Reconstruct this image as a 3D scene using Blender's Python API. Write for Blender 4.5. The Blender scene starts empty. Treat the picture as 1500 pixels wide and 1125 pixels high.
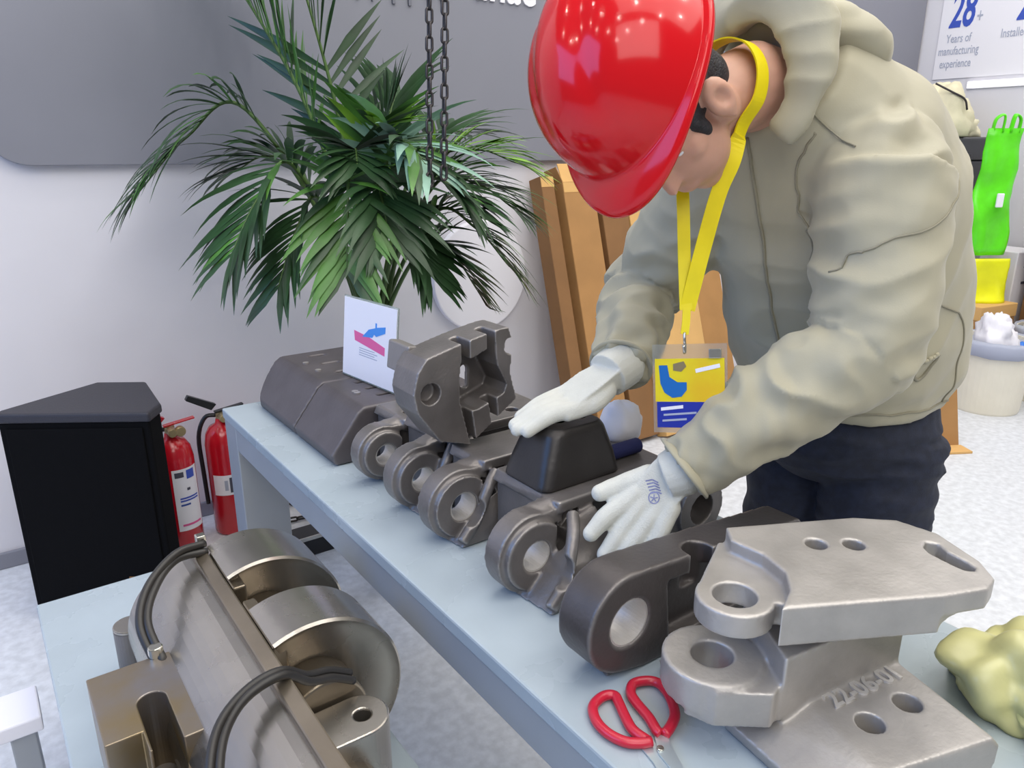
import bpy, bmesh, math, random
from mathutils import Vector, Matrix, noise, Quaternion
random.seed(7)
S = bpy.context.scene
C = bpy.context.collection
R = math.radians
PI = math.pi

# ------------------------------------------------------------ camera
YAW, PITCH, FPX = 36.0, 17.3, 1100.0
cam = bpy.data.objects.new('camera', bpy.data.cameras.new('camera'))
C.objects.link(cam)
cam.location = (0, 0, 1.4)
cam.rotation_euler = (R(90 - PITCH), 0, R(-YAW))
cam.data.sensor_width = 36.0
cam.data.lens = FPX / 1500 * 36.0
cam.data.clip_start = 0.02
S.camera = cam

# ------------------------------------------------------------ light and exposure
S.view_settings.view_transform = 'Standard'
S.view_settings.look = 'None'
S.view_settings.exposure = 0.0
S.view_settings.gamma = 1.0
S.view_settings.use_curve_mapping = False
w = bpy.data.worlds.new('hall'); S.world = w; w.use_nodes = True
bgn = w.node_tree.nodes['Background']
bgn.inputs[0].default_value = (0.93, 0.95, 1.0, 1)
bgn.inputs[1].default_value = 0.27

def area(name, loc, target, sx, sy, power, col):
    l = bpy.data.lights.new(name, 'AREA'); l.shape = 'RECTANGLE'; l.size = sx; l.size_y = sy
    l.energy = power; l.color = col
    o = bpy.data.objects.new(name, l); C.objects.link(o); o.location = loc
    o.rotation_euler = (Vector(target) - Vector(loc)).to_track_quat('-Z', 'Y').to_euler()
    return o
area('hall_softlight', (2.6, 0.8, 5.5), (1.8, 1.2, 0), 7.0, 6.0, 335, (1.0, 0.965, 0.90))
area('stand_softlight', (-1.2, -3.2, 4.6), (1.4, 2.0, 0.7), 4.5, 3.0, 130, (1.0, 0.98, 0.95))
area('blue_screen_light', (-4.2, 2.0, 3.2), (0.8, 1.2, 0.7), 4.5, 2.6, 140, (0.14, 0.40, 1.0))
# small lamps of the hall ceiling
for i in range(5):
    for j in range(4):
        l = bpy.data.lights.new('ceiling_lamp', 'POINT'); l.energy = 13; l.shadow_soft_size = 0.05
        l.color = (1.0, 0.96, 0.9)
        o = bpy.data.objects.new('ceiling_lamp', l); C.objects.link(o)
        o.location = (-2.5 + i * 1.25 + 0.3 * (j % 2), -1.6 + j * 1.2, 4.3)

# ------------------------------------------------------------ materials
def lin(h):
    h = h.lstrip('#'); v = [int(h[i:i + 2], 16) / 255 for i in (0, 2, 4)]
    return tuple((c / 12.92 if c <= 0.04045 else ((c + 0.055) / 1.055) ** 2.4) for c in v) + (1,)

def mat(name, col, rough=0.5, metal=0.0, var=0.0, vscale=8.0, bump=0.0, bscale=60.0, col2=None,
        spec=0.5, trans=0.0, coat=0.0, sheen=0.0, rvar=0.0, emit=0.0, sub=0.0):
    m = bpy.data.materials.new(name); m.use_nodes = True
    nt = m.node_tree; N = nt.nodes; L = nt.links
    p = N['Principled BSDF']
    c = lin(col)
    p.inputs['Base Color'].default_value = c
    p.inputs['Roughness'].default_value = rough
    p.inputs['Metallic'].default_value = metal
    p.inputs['Specular IOR Level'].default_value = spec
    p.inputs['Transmission Weight'].default_value = trans
    p.inputs['Coat Weight'].default_value = coat
    p.inputs['Coat Roughness'].default_value = 0.06
    p.inputs['Sheen Weight'].default_value = sheen
    p.inputs['Subsurface Weight'].default_value = sub
    p.inputs['Subsurface Radius'].default_value = (0.02, 0.008, 0.004)
    p.inputs['Subsurface Scale'].default_value = 0.3
    tc = N.new('ShaderNodeTexCoord')
    if var > 0 or col2:
        n = N.new('ShaderNodeTexNoise'); n.inputs['Scale'].default_value = vscale
        n.inputs['Detail'].default_value = 6
        L.new(tc.outputs['Object'], n.inputs['Vector'])
        mx = N.new('ShaderNodeMix'); mx.data_type = 'RGBA'
        ramp = N.new('ShaderNodeMapRange'); ramp.inputs[1].default_value = 0.35; ramp.inputs[2].default_value = 0.65
        L.new(n.outputs[0], ramp.inputs[0]); L.new(ramp.outputs[0], mx.inputs[0])
        if col2:
            mx.inputs[6].default_value = c; mx.inputs[7].default_value = lin(col2)
        else:
            mx.inputs[6].default_value = tuple(max(0, x * (1 - var)) for x in c[:3]) + (1,)
            mx.inputs[7].default_value = tuple(min(1, x * (1 + var)) for x in c[:3]) + (1,)
        L.new(mx.outputs[2], p.inputs['Base Color'])
        if rvar > 0:
            mr = N.new('ShaderNodeMapRange'); mr.inputs[3].default_value = max(0.03, rough - rvar)
            mr.inputs[4].default_value = rough + rvar
            L.new(n.outputs[0], mr.inputs[0]); L.new(mr.outputs[0], p.inputs['Roughness'])
    if bump > 0:
        n2 = N.new('ShaderNodeTexNoise'); n2.inputs['Scale'].default_value = bscale; n2.inputs['Detail'].default_value = 4
        L.new(tc.outputs['Object'], n2.inputs['Vector'])
        b = N.new('ShaderNodeBump'); b.inputs['Strength'].default_value = bump; b.inputs['Distance'].default_value = 0.004
        L.new(n2.outputs[0], b.inputs['Height']); L.new(b.outputs[0], p.inputs['Normal'])
    if emit > 0:
        p.inputs['Emission Color'].default_value = c; p.inputs['Emission Strength'].default_value = emit
    return m

M = {}
def mk(k, *a, **kw): M[k] = mat(k, *a, **kw)
mk('wall_white', '#dcdae0', 0.6, var=0.03, vscale=1.5)
mk('panel_grey', '#84858f', 0.45, var=0.03, vscale=2)
mk('floor', '#d3d6dc', 0.45, var=0.10, vscale=35, bump=0.08, bscale=120)
mk('table_paint', '#a6b2ba', 0.28, var=0.05, vscale=6, bump=0.03, bscale=20, rvar=0.08)
mk('frame_paint', '#9a9ea3', 0.42, var=0.04, vscale=5)
mk('cast', '#787371', 0.38, 0.45, var=0.14, vscale=14, bump=0.16, bscale=140, rvar=0.10)
mk('cast_dark', '#55504f', 0.40, 0.40, var=0.14, vscale=12, bump=0.14, bscale=140, rvar=0.08)
mk('cast_light', '#aaa5a0', 0.40, 0.40, var=0.10, vscale=16, bump=0.16, bscale=160, rvar=0.10)
mk('pad', '#565154', 0.5, 0.2, var=0.12, vscale=10, bump=0.12, bscale=110)
mk('black_iron', '#3a3736', 0.36, 0.4, var=0.15, vscale=10, bump=0.10, bscale=90)
mk('turned', '#a9a49d', 0.27, 0.9, var=0.08, vscale=9, bump=0.04, bscale=60, rvar=0.06)
mk('turned_warm', '#8f8474', 0.30, 0.85, var=0.15, vscale=7, bump=0.05, bscale=60, rvar=0.08)
mk('brass_tint', '#8f7c56', 0.34, 0.75, col2='#8a8688', vscale=7)
mk('rubber', '#2b2928', 0.45, var=0.1)
mk('hole_black', '#151414', 0.6)
mk('black_box', '#0b0b0d', 0.8, spec=0.1, bump=0.15, bscale=220)
mk('black_top', '#2e2d35', 0.5, bump=0.25, bscale=260)
mk('red_paint', '#c01626', 0.22, coat=0.4)
mk('brass', '#b8a47a', 0.3, 0.8)
mk('white_paper', '#eceaf0', 0.6)
mk('ink_blue', '#2f4f9c', 0.6)
mk('ink_dark', '#4a4a58', 0.6)
mk('black_plastic', '#17171a', 0.35)
mk('helmet', '#cf0714', 0.16, coat=0.25, spec=0.35)
mk('band_blue', '#1e2a78', 0.35)
mk('hair', '#26242a', 0.6, var=0.4, vscale=120, bump=0.8, bscale=350)
mk('skin', '#c69883', 0.5, var=0.05, vscale=30, sub=0.25)
mk('jacket', '#aba58e', 0.62, var=0.03, vscale=5, bump=0.05, bscale=500, sheen=0.15)
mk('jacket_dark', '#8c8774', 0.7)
mk('jeans', '#1d2233', 0.75, var=0.25, vscale=60, bump=0.2, bscale=500)
mk('jean_seam', '#333b52', 0.8)
mk('glove', '#d6d5ca', 0.8, var=0.03, vscale=40, bump=0.25, bscale=420)
mk('lanyard', '#e8d400', 0.5, var=0.04, vscale=30)
mk('badge_yellow', '#e6d21a', 0.35, col2='#e2b81a', vscale=12)
mk('badge_blue', '#1f2f9a', 0.35)
mk('logo_blue', '#1668b4', 0.35)
mk('clear_film', '#e8ecec', 0.12, trans=0.9)
mk('acrylic', '#dfe8e6', 0.06, trans=0.75)
mk('chrome', '#c9c6bc', 0.2, 0.95)
mk('steel_blade', '#c9d6dc', 0.32, 0.7)
mk('red_plastic', '#c2223a', 0.3, coat=0.2)
mk('card', '#a87c4a', 0.75, var=0.06, vscale=7)
mk('card_light', '#d3a768', 0.75, var=0.05, vscale=7)
mk('card_dark', '#86603a', 0.8, var=0.06, vscale=7)
mk('leaf_pale', '#7fa594', 0.4, var=0.2, vscale=9)
mk('leaf_dark', '#2c4a2a', 0.42, var=0.30, vscale=9, spec=0.5)
mk('leaf_mid', '#4b7a33', 0.42, var=0.25, vscale=9)
mk('leaf_light', '#7fae3a', 0.42, var=0.2, vscale=9)
mk('stem_green', '#4d6a33', 0.5, var=0.15)
mk('chain_steel', '#3f3b3c', 0.4, 0.6, var=0.2, vscale=40)
mk('crate_black', '#2a2a2f', 0.3, var=0.15, vscale=5)
mk('cloth_cream', '#d9d2b4', 0.85, var=0.08, vscale=9)
mk('bag_green', '#5fdc1e', 0.28, var=0.15, vscale=6)
mk('bag_yellow', '#e9ea12', 0.35, var=0.1, vscale=6)
mk('bag_olive', '#c9c68e', 0.30, var=0.12, vscale=12)
mk('bucket', '#e2dccb', 0.5, var=0.03)
mk('trash_white', '#eceaf0', 0.6)
mk('bright_blue', '#1f6fd0', 0.4)
mk('print_blue', '#3b55b8', 0.5)
mk('print_grey', '#a9aec0', 0.6)
mk('letter_grey', '#70717b', 0.5)
mk('led', '#ffffff', 0.5, emit=2.0)
mk('pink', '#e0609a', 0.5)
mk('sign_blue', '#3f8fe0', 0.5)
mk('pot', '#e6e5e8', 0.4)
mk('soil', '#2b2018', 0.9, bump=0.6, bscale=60)
mk('cuff_navy', '#23285a', 0.8)
mk('shoe', '#26262b', 0.6)

for k, c2 in (('cast', '#c4c0bd'), ('cast_dark', '#aaa5a2'), ('cast_light', '#dad6d1'), ('pad', '#8d8888')):  # lighter convex edges: wear plus edge highlights put into the colour
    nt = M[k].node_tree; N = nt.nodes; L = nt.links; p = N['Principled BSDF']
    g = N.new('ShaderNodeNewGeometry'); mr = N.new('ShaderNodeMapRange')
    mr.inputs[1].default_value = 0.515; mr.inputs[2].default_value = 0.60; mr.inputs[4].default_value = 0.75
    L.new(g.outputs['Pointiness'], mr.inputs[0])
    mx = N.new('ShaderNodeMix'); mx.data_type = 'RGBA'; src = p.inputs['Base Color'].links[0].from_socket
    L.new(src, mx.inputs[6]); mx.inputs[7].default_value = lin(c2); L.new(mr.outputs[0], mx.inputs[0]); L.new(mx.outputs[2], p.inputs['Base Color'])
mk('violet_print', '#8c8fb4', 0.8, var=0.2, vscale=90)

# ------------------------------------------------------------ object helpers
def tag(o, label=None, cat=None, group=None, kind=None):
    if label: o['label'] = label
    if cat: o['category'] = cat
    if group: o['group'] = group
    if kind: o['kind'] = kind
    return o

def thing(name, label, cat, loc=(0, 0, 0), rz=0.0, group=None):
    o = bpy.data.objects.new(name, None); C.objects.link(o)
    o.empty_display_size = 0.05
    o.location = loc; o.rotation_euler = (0, 0, rz)
    return tag(o, label, cat, group)

def link(name, me, m, parent=None, world=False, smooth=False, loc=None):
    """one mesh object; world=True: mesh is in world coordinates and is moved to the parent's frame"""
    o = bpy.data.objects.new(name, me); C.objects.link(o)
    if m is not None:
        me.materials.clear(); me.materials.append(M[m] if isinstance(m, str) else m)
    if parent is not None:
        o.parent = parent
        if world:
            pm = Matrix.Identity(4); q = parent
            while q is not None:
                pm = Matrix.LocRotScale(q.location, q.rotation_euler, q.scale) @ pm; q = q.parent
            me.transform(pm.inverted())
    elif world and loc is not None:
        me.transform(Matrix.Translation(-Vector(loc))); o.location = loc
    if loc is not None and not world: o.location = loc
    if smooth:
        for p in me.polygons: p.use_smooth = True
    return o

class B:
    """collects geometry, builds one mesh"""
    def __init__(s): s.v = []; s.f = []
    def add(s, vs, fs):
        k = len(s.v); s.v += [tuple(v) for v in vs]; s.f += [tuple(i + k for i in f) for f in fs]; return s
    def box(s, x0, x1, y0, y1, z0, z1, mtx=None):
        vs = [(x, y, z) for z in (z0, z1) for x, y in ((x0, y0), (x1, y0), (x1, y1), (x0, y1))]
        if mtx: vs = [mtx @ Vector(v) for v in vs]
        return s.add(vs, [(3, 2, 1, 0), (4, 5, 6, 7), (0, 1, 5, 4), (1, 2, 6, 5), (2, 3, 7, 6), (3, 0, 4, 7)])
    def prism(s, poly, axis, a0, a1, mtx=None):
        n = len(poly)
        def pt(p, a):
            if axis == 'x': v = (a, p[0], p[1])
            elif axis == 'y': v = (p[0], a, p[1])
            else: v = (p[0], p[1], a)
            return mtx @ Vector(v) if mtx else v
        vs = [pt(p, a0) for p in poly] + [pt(p, a1) for p in poly]
        fs = [tuple(range(n))[::-1], tuple(range(n, 2 * n))] + [(i, (i + 1) % n, n + (i + 1) % n, n + i) for i in range(n)]
        return s.add(vs, fs)
    def cyl(s, c, r, axis, a0, a1, n=40, mtx=None, r2=None):
        if r2 is None:
            return s.prism([(c[0] + r * math.cos(2 * PI * i / n), c[1] + r * math.sin(2 * PI * i / n)) for i in range(n)], axis, a0, a1, mtx)
    def ell(s, c, rad, mtx=None, n=20, m=14):
        def P(t, a):
            v = Vector((rad[0] * math.sin(t) * math.cos(a), rad[1] * math.sin(t) * math.sin(a), rad[2] * math.cos(t)))
            return Vector(c) + (mtx @ v if mtx else v)
        vs = [P(PI * j / m, 2 * PI * i / n) for j in range(1, m) for i in range(n)] + [P(0, 0), P(PI, 0)]
        fs = []; top = (m - 1) * n
        for j in range(m - 2):
            for i in range(n):
                fs.append((j * n + i, (j + 1) * n + i, (j + 1) * n + (i + 1) % n, j * n + (i + 1) % n))
        for i in range(n):
            fs.append((top, i, (i + 1) % n)); fs.append((top + 1, (m - 2) * n + (i + 1) % n, (m - 2) * n + i))
        return s.add(vs, fs)
    def hull(s, pts):
        bm = bmesh.new()
        for p in pts: bm.verts.new(p)
        bmesh.ops.convex_hull(bm, input=bm.verts)
        bmesh.ops.delete(bm, geom=[v for v in bm.verts if not v.link_faces], context='VERTS')
        bm.verts.index_update()
        s.add([v.co.copy() for v in bm.verts], [[v.index for v in f.verts] for f in bm.faces]); bm.free(); return s
    def tube(s, pts, radii, n=12, caps=True):
        """smooth tube through points with a radius for each; radius may be (r_side, r_up)"""
        pts = [Vector(p) for p in pts]
        if not hasattr(radii, '__len__'): radii = [radii] * len(pts)
        vs = []; fs = []; prev = None
        for i, p in enumerate(pts):
            t = (pts[min(i + 1, len(pts) - 1)] - pts[max(i - 1, 0)]).normalized()
            if prev is None:
                a = Vector((0, 0, 1)) if abs(t.z) < 0.9 else Vector((1, 0, 0))
                u = t.cross(a).normalized()
            else:
                u = (prev - t * prev.dot(t)).normalized()
            prev = u; v = t.cross(u)
            r = radii[i]; ra, rb = (r if hasattr(r, '__len__') else (r, r))
            for k in range(n):
                an = 2 * PI * k / n
                vs.append(p + u * ra * math.cos(an) + v * rb * math.sin(an))
        m = len(pts)
        for i in range(m - 1):
            for k in range(n):
                fs.append((i * n + k, i * n + (k + 1) % n, (i + 1) * n + (k + 1) % n, (i + 1) * n + k))
        if caps:
            fs.append(tuple(range(n))[::-1]); fs.append(tuple(range((m - 1) * n, m * n)))
        return s.add(vs, fs)
    def caps_chain(s, pts, radii, n=12):
        """tube with round ends"""
        pts = [Vector(p) for p in pts]
        s.tube(pts, radii, n)
        s.ell(pts[0], (radii[0],) * 3, n=n, m=8); s.ell(pts[-1], (radii[-1],) * 3, n=n, m=8); return s
    def loft(s, rings, caps=True):
        n = len(rings[0]); vs = [v for r in rings for v in r]; fs = []
        for i in range(len(rings) - 1):
            for k in range(n):
                fs.append((i * n + k, i * n + (k + 1) % n, (i + 1) * n + (k + 1) % n, (i + 1) * n + k))
        if caps:
            fs.append(tuple(range(n))[::-1]); fs.append(tuple(range((len(rings) - 1) * n, len(rings) * n)))
        return s.add(vs, fs)
    def mesh(s, name='m', fix=True):
        me = bpy.data.meshes.new(name); me.from_pydata([tuple(v) for v in s.v], [], s.f)
        if fix:
            bm = bmesh.new(); bm.from_mesh(me); bmesh.ops.recalc_face_normals(bm, faces=bm.faces); bm.to_mesh(me); bm.free()
        me.update(); return me

def evaluate(me, mods, extra=None):
    o = bpy.data.objects.new('temp', me); C.objects.link(o)
    for typ, props in mods:
        md = o.modifiers.new(typ, typ)
        for k, v in props.items(): setattr(md, k, v)
    dg = bpy.context.evaluated_depsgraph_get(); dg.update()
    out = bpy.data.meshes.new_from_object(o.evaluated_get(dg))
    bpy.data.objects.remove(o)
    return out

def fuse(b, cut=None, voxel=0.003, smooth=4, factor=0.5, dec=None):
    """cast piece: union of overlapping solids, minus cutters, with soft cast edges"""
    me = b.mesh() if isinstance(b, B) else b
    mods = [('REMESH', dict(mode='VOXEL', voxel_size=voxel))]
    me = evaluate(me, mods)
    mods = []
    co = None
    if cut is not None:
        cuts = cut if isinstance(cut, list) else [cut]
        for c in cuts:
            co = bpy.data.objects.new('cutter', c.mesh()); C.objects.link(co)
            me = evaluate(me, [('BOOLEAN', dict(operation='DIFFERENCE', solver='MANIFOLD', object=co))])
            bpy.data.objects.remove(co)
        mods.append(('REMESH', dict(mode='VOXEL', voxel_size=voxel)))
    if smooth: mods.append(('SMOOTH', dict(factor=factor, iterations=smooth)))
    if dec: mods.append(('DECIMATE', dict(ratio=dec)))
    me = evaluate(me, mods) if mods else me
    for p in me.polygons: p.use_smooth = True
    return me

def bev(b, width=0.004, seg=2, cut=None, angle=35):
    me = b.mesh() if isinstance(b, B) else b
    mods = []
    co = None
    if cut is not None:
        co = bpy.data.objects.new('cutter', cut.mesh()); C.objects.link(co)
        mods.append(('BOOLEAN', dict(operation='DIFFERENCE', solver='EXACT', object=co, use_self=True)))
    mods.append(('BEVEL', dict(width=width, segments=seg, limit_method='ANGLE', angle_limit=R(angle))))
    me = evaluate(me, mods)
    if co: bpy.data.objects.remove(co)
    return me

def text_mesh(s, size, thick=0.002, bold=False, shear=0.0, align='LEFT'):
    cu = bpy.data.curves.new('t', 'FONT'); cu.body = s; cu.size = size; cu.extrude = thick; cu.shear = shear
    cu.align_x = align; cu.resolution_u = 3
    if bold: cu.offset = size * 0.02
    o = bpy.data.objects.new('temp', cu); C.objects.link(o)
    dg = bpy.context.evaluated_depsgraph_get(); dg.update()
    me = bpy.data.meshes.new_from_object(o.evaluated_get(dg)); bpy.data.objects.remove(o); return me

def spline(pts, n=24):
    """Catmull-Rom through points"""
    pts = [Vector(p) for p in pts]; P = [pts[0] * 2 - pts[1]] + pts + [pts[-1] * 2 - pts[-2]]; out = []
    seg = len(pts) - 1
    for i in range(n + 1):
        t = i / n * seg; k = min(int(t), seg - 1); t -= k
        a, b, c, d = P[k], P[k + 1], P[k + 2], P[k + 3]
        out.append(0.5 * ((2 * b) + (c - a) * t + (2 * a - 5 * b + 4 * c - d) * t * t + (3 * b - a - 3 * c + d) * t ** 3))
    return out

def lerp_list(vals, n):
    m = len(vals) - 1; out = []
    for i in range(n + 1):
        t = i / n * m; k = min(int(t), m - 1); t -= k
        a, b = vals[k], vals[k + 1]
        t = t * t * (3 - 2 * t)
        if hasattr(a, '__len__'): out.append(tuple(x + (y - x) * t for x, y in zip(a, b)))
        else: out.append(a + (b - a) * t)
    return out

def circ(cx, cy, r, n=32, a0=0, a1=360):
    return [(cx + r * math.cos(R(a0 + (a1 - a0) * i / (n if a1 - a0 >= 360 else n - 1))),
             cy + r * math.sin(R(a0 + (a1 - a0) * i / (n if a1 - a0 >= 360 else n - 1)))) for i in range(n)]
# ------------------------------------------------------------ the setting
def struct(name, me, m, **kw): return tag(link(name, me, m, **kw), kind='structure')
fl = struct('floor', B().box(-5, 5.7, -3.5, 3.05, -0.08, 0).mesh(), 'floor')
wb = struct('wall_back', B().box(-3.5, 5.75, 2.93, 3.05, 0, 3.4).mesh(), 'wall_white')
wr = struct('wall_right', B().box(5.6, 5.72, -1.0, 2.93, 0, 3.4).mesh(), 'wall_white')
struct('baseboard_back', bev(B().box(-3.5, 5.6, 2.915, 2.93, 0, 0.06), 0.004), 'panel_grey')

# large grey sign panel with rounded lower corner
px0, px1, pz0, pz1, rad = 0.10, 5.58, 1.352, 3.2, 0.13
poly = [(px0 + rad + rad * math.cos(R(a)), pz0 + rad + rad * math.sin(R(a))) for a in range(180, 271, 9)]
poly += [(px1, pz0), (px1, pz1), (px0, pz1)]
sp = thing('signboard', 'large grey raised panel with rounded lower corner on the white back wall', 'panel', (2.8, 2.93, 1.35))
link('panel', bev(B().prism(poly, 'y', 2.895, 2.9295), 0.003), 'panel_grey', sp, world=True)
def wall_text(s, x, z, size, m, sx=1.0, y=2.893, bold=True):
    me = text_mesh(s, size, 0.006, bold)
    me.transform(Matrix(((sx, 0, 0, x), (0, 0, -1, y), (0, 1, 0, z), (0, 0, 0, 1))))
    return me
link('lettering', wall_text('N W M W', 1.20, 1.945, 0.20, 'letter_grey', 0.66, bold=False), 'letter_grey', sp, world=True)
link('lettering', wall_text('anae', 1.90, 2.005, 0.22, 'white_paper', 0.82), 'white_paper', sp, world=True)

# white round emblem standing off the wall behind the palm
em = thing('wall_emblem', 'pale white round emblem disc on the back wall beside the cardboard', 'emblem', (1.93, 2.93, 0.84))
link('disc', bev(B().cyl((1.93, 0.84), 0.255, 'y', 2.895, 2.9295, 64), 0.006), 'white_paper', em, world=True, smooth=False)
# printed poster on the right wall
po = thing('wall_poster', 'white wall poster with blue 28+ figure and grey captions', 'poster', (5.6, 2.2, 1.87))
link('sheet', B().box(5.592, 5.60, 1.1, 2.79, 1.86, 3.0).mesh(), 'white_paper', po, world=True)
def rw_text(s, y, z, size, m, sx=1.0, bold=False, shear=0.0):
    me = text_mesh(s, size, 0.001, bold, shear)
    me.transform(Matrix(((0, 0, -1, 5.5905), (-sx, 0, 0, y), (0, 1, 0, z), (0, 0, 0, 1))))
    return link('lettering', me, m, po, world=True)
rw_text('28', 2.735, 2.182, 0.31, 'print_blue', 0.50, True, 0.15)
rw_text('+', 2.565, 2.19, 0.12, 'print_grey', 0.6)
rw_text('Years of', 2.735, 2.085, 0.075, 'print_grey', 0.62)
rw_text('manufacturing', 2.775, 2.01, 0.075, 'print_grey', 0.60)
rw_text('experience', 2.755, 1.93, 0.075, 'print_grey', 0.60)
rw_text('200', 2.325, 2.182, 0.31, 'print_blue', 0.50, True, 0.15)
rw_text('Installed', 2.40, 2.085, 0.075, 'print_grey', 0.62)
ledt = thing('strip_light', 'glowing white strip light running along the right wall', 'light', (5.59, 2.0, 1.81))
link('tube', B().box(5.575, 5.592, 1.2, 2.545, 1.795, 1.828).mesh(), 'led', ledt, world=True)
link('mount', B().box(5.588, 5.602, 1.19, 2.555, 1.788, 1.835).mesh(), 'white_paper', ledt, world=True)
# ------------------------------------------------------------ loudspeaker
def speaker():
    t = thing('loudspeaker', 'black floor loudspeaker cabinet with angled back beside the red extinguishers', 'speaker', (0.15, 2.40, 0))
    f0 = Vector((-0.005, 2.50)); f1 = Vector((0.350, 2.262))
    u = (f1 - f0).normalized(); n = Vector((-u.y, u.x))
    p = [f0, f1, f1 + n * 0.075, f1 + n * 0.30 - u * 0.135, f0 + n * 0.30 + u * 0.14, f0 + n * 0.03]
    poly = [(q.x, q.y) for q in p]
    link('cabinet', bev(B().prism(poly, 'z', 0.0, 0.655), 0.006), 'black_box', t, world=True)
    g = [(q.x, q.y) for q in (f0 - u * 0.006 - n * 0.008, f1 + u * 0.006 - n * 0.008, f1 + n * 0.078 + u * 0.006, f1 + n * 0.305 - u * 0.133, f0 + n * 0.305 + u * 0.138, f0 + n * 0.03 - u * 0.006)]
    link('top_cover', bev(B().prism(g, 'z', 0.652, 0.682), 0.008, 3), 'black_top', t, world=True)
    # grille on the front with frame
    a = f0 + u * 0.02 - n * 0.006; b = f1 - u * 0.02 - n * 0.006
    gr = B().prism([(a.x, a.y), (b.x, b.y), (b.x + n.x * 0.008, b.y + n.y * 0.008), (a.x + n.x * 0.008, a.y + n.y * 0.008)], 'z', 0.03, 0.635)
    g2 = link('grille', bev(gr, 0.003), 'black_box', t, world=True)
    c = f0 + u * 0.33 - n * 0.009
    link('badge', B().prism([(c.x - u.x * 0.03, c.y - u.y * 0.03), (c.x + u.x * 0.03, c.y + u.y * 0.03), (c.x + u.x * 0.03 + n.x * 0.004, c.y + u.y * 0.03 + n.y * 0.004), (c.x - u.x * 0.03 + n.x * 0.004, c.y - u.y * 0.03 + n.y * 0.004)], 'z', 0.125, 0.15).mesh(), 'card_dark', t, world=True)
speaker()

# ------------------------------------------------------------ fire extinguishers
def extinguisher(x, y, rz, label, wide_label):
    t = thing('fire_extinguisher', label, 'extinguisher', (x, y, 0), rz, 'red fire extinguishers against the back wall')
    prof = [(0.0, 0.0), (0.058, 0.0), (0.066, 0.012), (0.067, 0.36), (0.060, 0.40), (0.045, 0.425), (0.022, 0.437), (0.018, 0.455), (0.0, 0.455)]
    b = B(); n = 32
    b.loft([[Vector((max(r, .0005) * math.cos(2 * PI * k / n), max(r, .0005) * math.sin(2 * PI * k / n), z)) for k in range(n)] for r, z in prof])
    o = link('cylinder', b.mesh(), 'red_paint', t, smooth=True)
    v = B().cyl((0, 0), 0.017, 'z', 0.448, 0.478, 20).cyl((-0.0, 0.465), 0.015, 'y', -0.05, -0.005, 20)
    link('valve', bev(v, 0.002), 'brass', t)
    link('gauge', bev(B().cyl((0.028, 0.462), 0.018, 'y', -0.04, -0.018, 24), 0.003), 'brass', t)
    h = B().hull([(-0.02, -0.011, 0.478), (-0.02, 0.011, 0.478), (0.085, -0.011, 0.492), (0.085, 0.011, 0.492), (-0.02, -0.011, 0.484), (-0.02, 0.011, 0.484), (0.085, -0.011, 0.497), (0.085, 0.011, 0.497)])
    link('carry_handle', bev(h, 0.002), 'black_plastic' if wide_label else 'red_paint', t)
    h = B().hull([(-0.03, -0.010, 0.492), (-0.03, 0.010, 0.492), (-0.01, -0.010, 0.512), (-0.01, 0.010, 0.512), (-0.115, -0.011, 0.545), (-0.115, 0.011, 0.545), (-0.105, -0.011, 0.562), (-0.105, 0.011, 0.562)])
    link('lever', bev(h, 0.003), 'black_plastic' if wide_label else 'red_paint', t)
    hp = spline([(-0.01, 0.01, 0.465), (-0.05, 0.02, 0.46), (-0.080, 0.02, 0.39), (-0.079, 0.02, 0.25), (-0.076, 0.02, 0.12)], 20)
    link('hose', B().tube(hp, 0.008, 8).mesh(), 'black_plastic', t, smooth=True)
    # wrapped paper label
    a0, a1, z0, z1 = ((-150, -30, 0.17, 0.25) if wide_label else (-112, -30, 0.10, 0.335))
    rr = 0.0682; k = 18; vs = []; fs = []
    for i in range(k + 1):
        a = R(a0 + (a1 - a0) * i / k)
        for z in (z0, z1): vs.append((rr * math.cos(a), rr * math.sin(a), z))
    fs = [(2 * i, 2 * i + 2, 2 * i + 3, 2 * i + 1) for i in range(k)]
    lab = link('label_sheet', evaluate(B().add(vs, fs).mesh(), [('SOLIDIFY', dict(thickness=0.0006))]), 'white_paper', t, smooth=False)
    def strip(c0, c1, z0, z1, m):
        vs = []; rr = 0.0692
        for i in range(5):
            a = R(c0 + (c1 - c0) * i / 4)
            for z in (z0, z1): vs.append((rr * math.cos(a), rr * math.sin(a), z))
        link('print', B().add(vs, [(2 * i, 2 * i + 2, 2 * i + 3, 2 * i + 1) for i in range(4)]).mesh(fix=False), m, lab)
    if wide_label:
        strip(-100, -85, 0.18, 0.24, 'ink_dark'); strip(-115, -105, 0.19, 0.23, 'print_grey')
    else:
        strip(-105, -80, 0.305, 0.325, 'ink_dark'); strip(-72, -45, 0.295, 0.328, 'print_blue')
        strip(-75, -65, 0.252, 0.262, 'ink_dark')
        for zz in (0.222, 0.212): strip(-98, -40, zz, zz + 0.006, 'print_blue')
        strip(-98, -70, 0.196, 0.203, 'ink_blue'); strip(-100, -40, 0.118, 0.126, 'pink')
    return t
extinguisher(0.478, 2.70, R(0), 'red fire extinguisher with tall white label next to the loudspeaker', False)
extinguisher(0.665, 2.75, R(0), 'red fire extinguisher with narrow white band and black lever behind the bench leg', True)

# black box beam lying on the floor under the bench
t = thing('floor_beam', 'black metal box beam lying on floor behind the bench leg', 'beam', (0.95, 2.42, 0))
link('bar', bev(B().box(-0.42, 0.30, -0.05, 0.05, 0.0, 0.075), 0.004), 'black_plastic', t)
link('edge_highlight', B().box(-0.42, 0.30, -0.054, -0.047, 0.066, 0.079).mesh(), 'chrome', t)  # pale strip stands in for the highlight along the bar's top edge

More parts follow.
